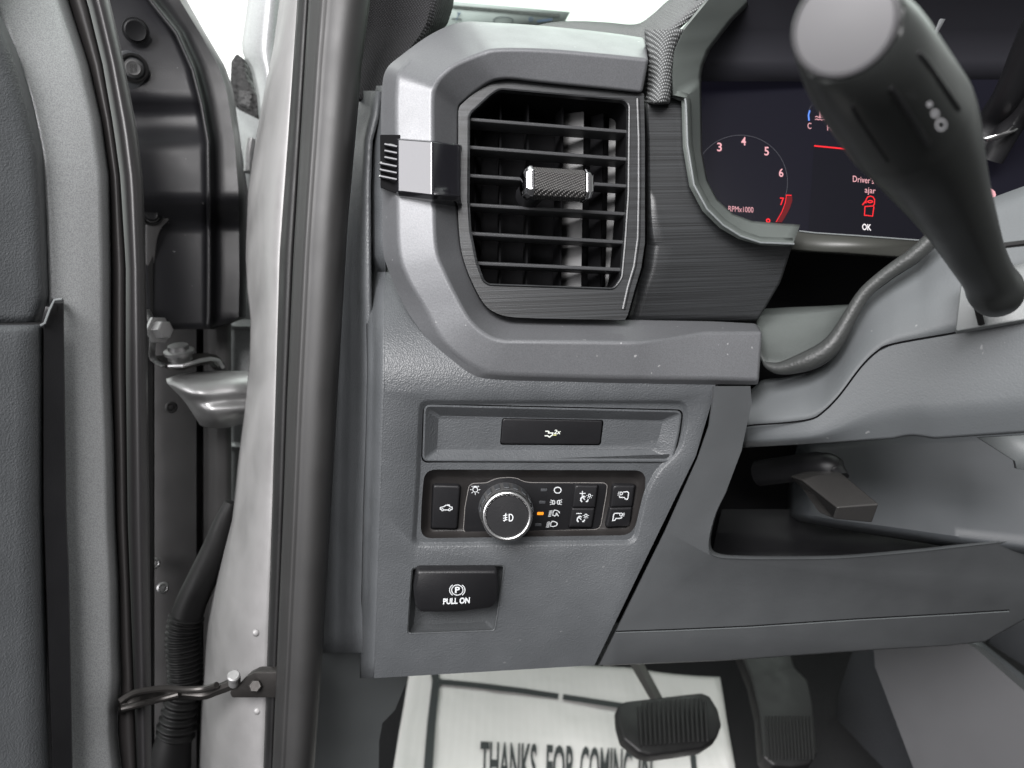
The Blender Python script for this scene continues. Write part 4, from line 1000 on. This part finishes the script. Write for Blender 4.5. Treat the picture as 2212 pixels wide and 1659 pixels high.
mb = MB(); mb.band(gapL, [(x + 4, y) for x, y in sealL], YS, frange(0, 1, 9), lambda u, y, x: .468 + (y / 1659) * .02 - .008 * math.sin(u * math.pi) ** .5 + .006 * (1 - u)); mb.build('flange', M['rubber'], seal, solid=.002, angle=70)
bp2 = thing('body_pillar', 'bright silver painted body pillar between the door gap and the rubber seal', 'body pillar', P(560, 830, .5))
def dbody(u, y, x): return .478 + (y / 1659) * .02 + .07 * (1 - u) ** 2.2 + (.05 * max(0, (.06 - u) / .06) if y < 5000 else 0)
mb = MB(); mb.band(bodyL, [(x + 3, y) for x, y in gapL], [-400, -200] + frange(-60, 1740, 80), [0, .02, .05, .1, .2, .3, .4, .5, .6, .7, .8, .9, 1], dbody)
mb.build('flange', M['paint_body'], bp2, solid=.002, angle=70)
for x, y in ((553, 1366), (556, 1535)):
    mb = MB(); c = P(x, y, dbody((x - 441) / 135, y, 0) - .0005); mb.cyl(c, CAM - c, [(-.001, .0026), (.0003, .0022), (.0006, .0012), (.0006, .0001)], 20); mb.build('weld_stud', M['paint_body'], bp2, angle=60)

# A pillar cloth trim at the top
ap = thing('pillar_trim', 'black woven cloth trim on the windscreen pillar above the silver vent surround', 'pillar trim', P(880, 80, .5))
mb = MB()
aL = pl_((-400, 800), (-60, 790), (0, 785), (100, 778), (198, 768), (215, 765)); aR = pl_((-400, 990), (-60, 985), (0, 981), (21, 977), (52, 967), (80, 945), (120, 905), (160, 862), (198, 840), (215, 838))
mb.band(aL, aR, [-400, -200] + frange(-60, 212, 26), frange(0, 1, 17), lambda u, y, x: .525 - .022 * u + .05 * max(0, (u - .72) / .28) ** 2.0 - .02 * max(0, (y - 60) / 150))
mb.build('cloth_cover', M['knit_dark'], ap, solid=.004, angle=60)

# ================================================================ windscreen, sticker
glass = bpy.data.materials.new('windscreen_glass'); glass.use_nodes = True; t = glass.node_tree; t.nodes.remove(t.nodes['Principled BSDF'])
tr_ = t.nodes.new('ShaderNodeBsdfTransparent'); tr_.inputs[0].default_value = (.90, .97, .92, 1); gl_ = t.nodes.new('ShaderNodeBsdfGlossy'); gl_.inputs['Roughness'].default_value = .02
mx_ = t.nodes.new('ShaderNodeMixShader'); mx_.inputs[0].default_value = .06
t.links.new(tr_.outputs[0], mx_.inputs[1]); t.links.new(gl_.outputs[0], mx_.inputs[2]); t.links.new(mx_.outputs[0], t.nodes['Material Output'].inputs[0])
WS = plane3((970, 40, .80), (1400, 40, .86), (1200, -200, .72))
mb = MB(); mb.fill(WS, [(880, 130), (1000, -220), (1800, -220), (1560, 130)], ())
tag(mb.build('windscreen', glass, solid=.004, flat=True), 'clear glass windscreen beyond the dashboard', 'windscreen')
stt = thing('windscreen_sticker', 'pale blue grey inspection sticker with a line of small print on the windscreen', 'sticker', WS.pt(1100, 30, .003))
mb = MB(); mb.patch(WS, T('o', (60, 20), (205, 24), (1998, 188), (1880, 400), (1850, 700), (0, 700)), .003); sk = mb.build('sheet', mat('sticker_paper', (.36, .43, .40), .7, var=.06, vscale=60), stt, solid=.0003)
mb = MB(); mb.patch(WS, T('o', (160, 78), (1840, 215), (1830, 272), (150, 132)), .0034); mb.build('print_bar', mat('sticker_bar', (.22, .26, .24), .7), stt, flat=True)
mb = MB(); mb.text(WS, 'SHOWN THE LAST DAY OF THE MONTH IN THE YEAR AS INDICATED ON FRONT', T1('o', 180, 122), T1('o', 1820, 260), T1('o', 184, 86), .0038); mb.build('small_print', mat('sticker_ink', (.42, .47, .44), .7), stt, flat=True)
mb = MB(); mb.arc(WS, T1('o', 955, 320), 21, 8, 150, 390, 2.4, .0038, 20); SDK = mat('sticker_dark', (.18, .22, .22), .7); mb.build('emblem', SDK, stt, flat=True)
mb = MB(); mb.stroke(WS, T('o', (150, 292), (310, 300)), 3, .0038); mb.build('print_mark', SDK, stt, flat=True)
mb = MB(); mb.stroke(WS, T('o', (245, 190), (262, 225), (290, 190)), 3, .0038); mb.stroke(WS, T('o', (260, 230), (220, 310)), 2, .0038); SBL = mat('sticker_blue', (.22, .32, .45), .7); mb.build('blue_mark', SBL, stt, flat=True)
mb = MB(); mb.arc(WS, T1('o', 1385, 300), 4, 4, 0, 360, 2, .0038, 12); mb.build('blue_mark', SBL, stt, flat=True)
mb = MB(); mb.stroke(WS, T('o', (1480, 330), (1720, 300)), 5, .0038); mb.build('blue_mark', SBL, stt, flat=True)

# ================================================================ fender behind the gap
fe = thing('front_fender', 'pale silver front fender edge seen through the door gap', 'fender', P(570, 120, .72))
fL = pl_((-60, 540), (0, 535), (97, 521), (120, 524), (149, 542), (208, 555), (260, 560)); fR = pl_((-60, 625), (300, 600))
mb = MB(); mb.band(fL, fR, frange(-60, 262, 20), frange(0, 1, 9), lambda u, y, x: .70 - .03 * math.sin(u * 3)); mb.build('edge_panel', M['paint'], fe, solid=.004, angle=60)
FP = plane3((520, 250, .72), (560, 250, .70), (530, 420, .70))
mb = MB(); mb.fill(FP, T('a', (1460, 660), (1480, 680), (1640, 760), (1640, 1200), (1545, 1210), (1500, 900)), ()); mb.build('inner_flange', M['paint'], fe, solid=.003)
mb = MB(); mb.tube([FP.pt(543, 300, .004), FP.pt(538, 330, .004), FP.pt(536, 372, .004)], .004, 12); mb.build('hinge_pin', M['zinc'], fe)
cw = thing('cowl_mesh', 'small black textured cowl piece poking out above the hinge gap', 'cowl', P(525, 190, .73))
mb = MB(); CWP = plane3((500, 150, .735), (560, 150, .73), (520, 250, .735)); mb.slab(CWP, T('a', (1435, 380), (1470, 330), (1510, 360), (1530, 480), (1600, 600), (1600, 760), (1470, 690), (1430, 500)), 4, -.02, 0, 3)
mb.build('cowl_body', mat('cowl_plastic', (.03, .03, .03), .6, 0, [('voronoi', 200, 1, .003)]), cw, angle=40)
mb = MB(); mb.slab(CWP, T('a', (1485, 560), (1560, 570), (1550, 680), (1480, 640)), 3, 0, .004, 2); mb.build('cowl_grille', mat('cowl_grille_plastic', (.10, .10, .10), .6, 0, [('voronoi', 260, 1, .004)]), cw, angle=40)

# ---- inner body metal behind hinge
hb = thing('hinge_pillar', 'grey unpolished hinge pillar metal deep inside the door gap', 'body metal', P(420, 1100, .68))
mb = MB()
mb.band(pl_((400, 290), (1740, 290)), pl_((400, 424), (1740, 424)), frange(400, 1740, 12), frange(0, 1, 7), lambda u, y, x: .645 + .02 * u)
mb.band(pl_((400, 424), (1740, 424)), pl_((400, 446), (1740, 446)), frange(400, 1740, 12), frange(0, 1, 5), lambda u, y, x: .665 + .02 * math.sin(u * 3.14))
mb.band(pl_((400, 446), (1740, 446)), pl_((400, 496), (1740, 496)), frange(400, 1740, 12), frange(0, 1, 5), lambda u, y, x: .665 - .006 * math.sin(u * 3.14))
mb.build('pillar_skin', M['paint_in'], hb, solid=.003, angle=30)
mb = MB()
mb.band(pl_((600, 494), (1300, 494)), pl_((600, 560), (1300, 560)), [600, 690, 705, 712, 760, 800, 900, 955, 965, 975, 1030, 1100, 1300], frange(0, 1, 5), lambda u, y, x: .70 - (.006 if 700 < y < 712 or 960 < y < 970 else 0))
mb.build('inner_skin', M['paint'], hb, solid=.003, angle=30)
for x, y in ((333, 1217), (352, 1270), (370, 880), (395, 676)):
    mb = MB(); c = P(x, y, .64); mb.cyl(c, CAM - c, [(-.002, .0052), (.0004, .0050), (.0012, .0036), (.0004, .0024), (.0016, .0018), (.0018, .0001)], 20); mb.build('stud', M['zinc'] if y > 1200 else M['paint_in'], hb, angle=50)
# dark backing panel at lower left gap
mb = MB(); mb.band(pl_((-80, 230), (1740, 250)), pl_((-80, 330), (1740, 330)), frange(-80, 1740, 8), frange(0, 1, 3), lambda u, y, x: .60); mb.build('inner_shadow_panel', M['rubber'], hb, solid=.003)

# ---- black hinge shield
sh = thing('hinge_shield', 'tall curved black plastic shield with round plugs behind the door seal', 'plastic shield', P(400, 350, .58))
sR = pl_((-300, 300), (-60, 380), (0, 404), (66, 441), (142, 486), (194, 504), (312, 521), (417, 531), (600, 533), (690, 531), (697, 505), (706, 480), (712, 460))
sM = pl_((-300, 225), (-60, 290), (0, 326), (69, 382), (149, 417), (226, 437), (305, 451), (576, 453), (712, 452))
sLft = pl_((-300, 170), (-60, 205), (0, 216), (121, 246), (278, 276), (399, 290), (576, 296), (712, 306))
def dsl(u, y, x): return .575 + .02 * u + .010 * math.exp(-((y - 262) / 38) ** 4) * (1 - u * .3) + .022 * max(0, min(1, (y - 430) / 60))
mb = MB(); mb.band(sLft, sM, [-300, -150] + frange(-60, 711, 50), frange(0, 1, 9), dsl)
mb.build('inner_face', mat('shield_plastic', (.012, .012, .014), .38, 0, FINE, spec=.35, var=.05, dust=.4), sh, solid=.003, angle=60)
def dsr(u, y, x): return .597 - .016 * math.exp(-(u / .14) ** 2) + .006 * u + .04 * max(0, (u - .8) / .2) ** 2 + .022 * max(0, min(1, (y - 430) / 60))
mb = MB(); mb.band(sM, sR, [-300, -150] + frange(-60, 711, 60), [0, .05, .1, .15, .22, .35, .5, .55, .6, .8, .88, .94, 1], dsr)
mb.build('outer_flange', mat('shield_plastic_dark', (.006, .006, .007), .40, 0, FINE, spec=.3, var=.05), sh, solid=.003, angle=60)
for x, y, r, k in ((293, 66, 23, 0), (288, 147, 16, 1), (327, 462, 14, 2)):
    c = P(x, y, .574 + (.02 if k == 2 else 0)); ax = (CAM - c).normalized(); R_ = r * .575 / FPX
    if k:
        mb = MB(); RP = Pl(c - ax * .0005, ax)
        if k == 1: pts = T('a', (750, 315), (800, 310), (870, 340), (915, 400), (920, 470), (880, 530), (820, 570), (760, 600))
        else: pts = T('a', (905, 1200), (960, 1200), (1030, 1235), (1070, 1300), (1060, 1360), (1000, 1420), (975, 1500), (960, 1659), (905, 1659))
        mb.slab(RP, pts, 8, -.004, .0012, 3, mm=.001); mb.build('recess_plate', M['plastic_dark'] if k == 1 else M['paint_in'], sh, angle=40)
        mb = MB(); mb.cyl(c, ax, [(.0, R_ * 1.9), (.0022, R_ * 1.85), (.0024, R_ * 1.6), (.0006, R_ * 1.3)], 32); mb.build('washer', M['rubber'], sh, angle=40)
    mb = MB(); mb.cyl(c + ax * (.001 if k else -.0012), ax, [(0, R_ * 1.18), (.0008, R_ * 1.15), (.0009, R_), (.0030, R_ * .97), (.0038, R_ * .86), (.0036, R_ * .8), (.0036, .0001)], 36)
    mb.build('bolt_head' if k else 'plug', M['zinc'] if 0 else (mat('bolt_paint', (.10, .10, .10), .45) if k == 1 else M['black']), sh, angle=35)
    if k == 1:
        RP = Pl(c + ax * .0047, ax); mb = MB()
        mb.text(RP, '88', (x - 8, y + 1), (x + 8, y), (x - 8, y - 8), 0, .02); mb.text(RP, '8.8', (x - 7, y + 10), (x + 8, y + 9), (x - 7, y + 2), 0, .02)
        mb.build('bolt_marking', mat('bolt_mark', (.05, .05, .05), .5), sh, flat=True)

# ---- hinge
hg = thing('hinge_assembly', 'bare metal door hinge with bolted bracket and cast silver arm', 'hinge', P(430, 820, .62))
mb = MB()
zp = [(318, 668, .594), (326, 672, .590), (336, 700, .588), (337, 745, .592), (336, 768, .600), (345, 780, .602), (362, 788, .602)]
mb.grid([[P(x, y, d), P(x - 14, y + 3, d - .004), P(x - 16, y + 3, d + .02)] for x, y, d in smooth_poly(zp, 4)]); mb.build('bracket', M['zinc'], hg, solid=.003, angle=40)
HPl = [[(334, 768, .612), (350, 780, .605), (365, 791, .60)], [(400, 764, .64), (400, 775, .625), (395, 790, .60)], [(445, 762, .655), (440, 770, .63), (432, 779, .61)], [(470, 768, .655), (462, 774, .64), (455, 778, .62)], [(485, 782, .655), (480, 788, .645), (472, 794, .635)]]
mb = MB(); mb.grid([[P(*p) for p in r] for r in HPl]); mb.build('plate', M['steel_dark'], hg, solid=.004, angle=50, bevel=.0005)
mb = MB(); mb.tube([P(365, 791, .598), P(395, 790, .598), P(432, 779, .608), P(455, 775, .62), P(472, 779, .63), P(482, 794, .635)], .0018, 8); mb.build('plate_edge', M['zinc'], hg)
hc = P(388, 768, .612)
mb = MB(); mb.cyl(hc, (0, -.05, 1), [(-.004, .0095), (.001, .0095), (.002, .0120), (.0045, .0120), (.0055, .0085), (.009, .0080), (.0095, .0001)], 24); mb.build('pivot_nut', M['zinc'], hg, angle=30)
bc = P(343, 713, .583); mb = MB(); mb.cyl(bc, RT * .9 - FWD * .45, [(-.002, .0115), (.001, .0115), (.0012, .0078), (.0082, .0075), (.0088, .0065)], 6); mb.build('bolt', M['zinc'], hg, angle=20, bevel=.0004)
arm = [[(359, 818, .605), (375, 812, .602), (400, 806, .61), (450, 802, .63), (500, 801, .645), (545, 802, .65)],
       [(361, 828, .597), (382, 826, .592), (415, 822, .592), (460, 818, .60), (505, 815, .61), (545, 814, .62)],
       [(368, 836, .597), (395, 845, .587), (430, 850, .585), (470, 848, .592), (510, 845, .60), (545, 845, .61)],
       [(385, 852, .60), (408, 864, .592), (440, 868, .590), (480, 866, .597), (515, 864, .606), (545, 864, .612)],
       [(402, 872, .604), (420, 885, .597), (450, 890, .590), (485, 886, .594), (515, 882, .60), (545, 882, .607)],
       [(416, 893, .61), (430, 905, .605), (460, 912, .600), (490, 908, .605), (515, 902, .61), (545, 900, .617)],
       [(432, 918, .625), (440, 922, .622), (462, 925, .620), (490, 924, .622), (515, 918, .626), (545, 914, .63)]]
a2 = smooth_poly([tuple(v for p in r for v in p) for r in arm], 4)
mb = MB(); mb.grid([smooth_poly([tuple(r[k:k + 3]) for k in range(0, 18, 3)], 4) and [P(*q) for q in smooth_poly([tuple(r[k:k + 3]) for k in range(0, 18, 3)], 4)] for r in a2])
mb.build('cast_arm', mat('cast_aluminium', (.36, .36, .36), .42, .8, [('noise', 70, .2, .003)], var=.06), hg, solid=.004, angle=80)

# ---- wiring boot
wb = thing('wiring_boot', 'black corrugated rubber wiring boot hanging down the door gap', 'wiring boot', P(405, 1380, .60))
path = smooth_poly([(500, 1085, 14, .60), (486, 1120, 20, .60), (462, 1190, 27, .60), (432, 1260, 31, .60), (414, 1300, 32, .60), (404, 1330, 33, .60)], 6)
mb = MB(); mb.tube([P(x, y, d) for x, y, r, d in path], [r * d / FPX for x, y, r, d in path], 24); mb.build('upper_sleeve', M['rubber'], wb, angle=70)
mid = smooth_poly([(404, 1326, 34, .60), (396, 1370, 34, .60), (398, 1420, 34, .60), (400, 1475, 33, .60), (390, 1530, 35, .60), (382, 1575, 39, .60), (378, 1590, 35, .60)], 40)
mid = [(x, y, r + 3.4 * math.sin(y * 2 * math.pi / (11 if y < 1500 else 17)), d) for x, y, r, d in mid]
mb = MB(); mb.tube([P(x, y, d) for x, y, r, d in mid], [r * d / FPX for x, y, r, d in mid], 28); mb.build('bellows', M['rubber'], wb, angle=80)
lo = smooth_poly([(378, 1585, 35, .60), (368, 1640, 42, .60), (362, 1740, 46, .60)], 5)
mb = MB(); mb.tube([P(x, y, d) for x, y, r, d in lo], [r * d / FPX for x, y, r, d in lo], 24); mb.build('lower_sleeve', M['rubber'], wb, angle=70)
mb = MB(); mb.tube([P(x, y, .61) for x, y in smooth_poly([(441, 1500), (452, 1545), (468, 1600), (486, 1680)], 5)], .0016, 8)
tag(mb.build('thin_cable', M['rubber']), 'thin black cable hanging right of the wiring boot', 'cable')

# ---- door check strap
ck = thing('door_check_strap', 'black metal door check strap crossing the lower door gap', 'door check', P(420, 1490, .52))
mb = MB()
cpth = smooth_poly([(256, 1530, 14, .462), (262, 1526, 17, .465), (300, 1512, 18, .47), (345, 1503, 15, .485), (395, 1500, 11, .49), (440, 1502, 10, .492), (470, 1490, 12, .488), (500, 1478, 13, .484), (520, 1470, 10, .482)], 6)
mb.grid([[P(x, y - r, d), P(x, y - r * .6, d - .003), P(x, y + r * .2, d - .004), P(x, y + r, d - .001), P(x, y + r, d + .006), P(x, y - r, d + .006)] for x, y, r, d in cpth], close=True, caps=True)
mb.build('strap', M['steel_dark'], ck, angle=40)
mb = MB(); mb.tube([P(x, y, d) for x, y, d in smooth_poly([(258, 1516, .457), (290, 1497, .463), (350, 1488, .475), (400, 1490, .483), (440, 1488, .486), (468, 1480, .482)], 5)], .0022, 10); mb.build('upper_rail', M['steel_dark'], ck)
mb = MB(); mb.tube([P(x, y, d) for x, y, d in smooth_poly([(262, 1531, .457), (300, 1522, .462), (340, 1512, .475), (385, 1500, .480)], 5)], .0020, 10); mb.build('lower_rail', M['steel_dark'], ck)
mb = MB(); BKp = plane3((500, 1480, .484), (575, 1480, .477), (520, 1510, .484)); mb.slab(BKp, [(515, 1480), (530, 1462), (550, 1452), (600, 1452), (600, 1508), (500, 1508), (495, 1495)], 5, -.006, .001, 3); mb.build('mount_bracket', M['steel_dark'], ck, angle=40)
for x, y, r, nm, n_ in ((505, 1463, 12, 'rivet', 24), (551, 1482, 13, 'bolt', 6)):
    c = P(x, y, .476); mb = MB(); R_ = r * .53 / FPX; axx = (CAM - c).normalized() + (UP * .8 if nm == 'rivet' else Vector())
    mb.cyl(c, axx, [(-.008, R_ * .8), (-.001, R_ * .8), (0, R_), (.0022, R_), (.003, R_ * .8)], n_); mb.build(nm, M['zinc'] if nm == 'rivet' else M['steel_dark'], ck, angle=30)

# ================================================================ open door
dr = thing('open_door', 'open driver door with grained grey inner panel, silver edge and double rubber seal', 'door', P(130, 830, .45))
shL = pl_((-60, -60), (0, -18), (38, 0), (115, 32), (226, 66), (330, 90), (451, 100), (576, 105), (700, 108), (1740, 108))
shR = pl_((-60, 132), (0, 149), (139, 194), (260, 222), (382, 239), (576, 243), (791, 243), (965, 250), (1124, 253), (1257, 260), (1400, 262), (1475, 266), (1510, 262), (1552, 256), (1600, 258), (1659, 266), (1740, 268))
def ddo(u, y, x): return .425 + .035 * u + .004 * (y / 1659) + (.02 * max(0, (u - .80) / .20) ** 2) - .003 * math.sin(u * 3.1)
mb = MB(); mb.band(shL, shR, YS, [0, .1, .2, .3, .4, .5, .6, .7, .78, .82, .86, .9, .93, .96, .98, 1], ddo); mb.build('shell', M['paint'], dr, solid=.002, angle=70)
w2 = pl_((-60, 168), (0, 188), (139, 222), (278, 246), (382, 260), (576, 272), (791, 272), (1124, 276), (1659, 296), (1740, 298))
w3 = pl_((-60, 222), (0, 237), (121, 265), (278, 296), (399, 310), (576, 315), (722, 318), (1124, 323), (1659, 328), (1740, 329))
mb = MB(); mb.band([(x - 3, y) for x, y in shR], w2, YS, frange(0, 1, 9), lambda u, y, x: .478 - .006 * math.sin(u * math.pi) ** .6); mb.build('inner_seal', mat('seal_inner', (.018, .016, .016), .55), dr, solid=.002, angle=70)
mb = MB(); mb.band([(x - 5, y) for x, y in w2], w3, YS, frange(0, 1, 13), lambda u, y, x: .488 - .013 * math.sin(u * math.pi) ** .7); mb.build('outer_seal', mat('seal_outer', (.020, .019, .020), .42), dr, solid=.002, angle=70)
# inner panel, upper part
upR = pl_((-60, -50), (0, -22), (38, 4), (115, 38), (226, 71), (330, 96), (451, 104), (576, 109), (640, 111), (660, 106), (690, 95), (698, 90))
def dup_(u, y, x):
    e = max(0, (x - (lerp_at(upR, y) - 26)) / 26)
    return .395 + .02 * (max(x, -160) / 110) + .004 * (y / 1659) + .016 * max(0, e) ** 2
mb = MB(); mb.band(pl_((-60, -520), (700, -520)), upR, [-400, -200] + frange(-60, 697, 40), [0, .3, .6, .7, .78, .84, .88, .91, .94, .97, 1], dup_)
upp = mb.build('upper_panel', M['grain'], dr, solid=.004, angle=60)
loR = pl_((699, 93), (760, 94), (1083, 94), (1300, 101), (1659, 115), (1740, 118))
mb = MB(); mb.band(pl_((699, -520), (1740, -520)), loR, [701, 703, 708, 720] + frange(740, 1740, 30), [0, .3, .5, .7, .82, .9, .95, .98, 1], lambda u, y, x: .388 + .018 * (max(x, -160) / 110) + .004 * (y / 1659) + .008 * max(0, (u - .93) / .07) ** 2 + .006 * max(0, (712 - y) / 12) ** 2)
mb.build('lower_panel', M['grain'], dr, solid=.004, angle=60)
# vertical map pocket edge
stL = pl_((645, 112), (665, 108), (700, 93), (760, 92), (1083, 92), (1300, 99), (1659, 113), (1740, 116))
stR = pl_((645, 136), (648, 138), (757, 139), (1124, 144), (1222, 149), (1659, 157), (1740, 159))
mb = MB(); mb.band(stL, stR, [645, 648, 655, 665, 680, 700] + frange(730, 1740, 20), [0, .06, .12, .3, .6, .9, .96, 1], lambda u, y, x: .412 + .010 * u - (.003 if .05 < u < .97 else 0) + .003 * (y / 1659) + (.006 * (1 - (y - 645) / 10) if y < 655 else 0)); mb.build('edge_trim', M['black'], dr, solid=.004, angle=50)
mb = MB(); mb.tube([P(x, y, .409) for x, y in ((135, 646), (118, 648), (108, 668), (97, 698), (88, 703))], .0007, 6); mb.build('trim_highlight', M['plastic'], dr)
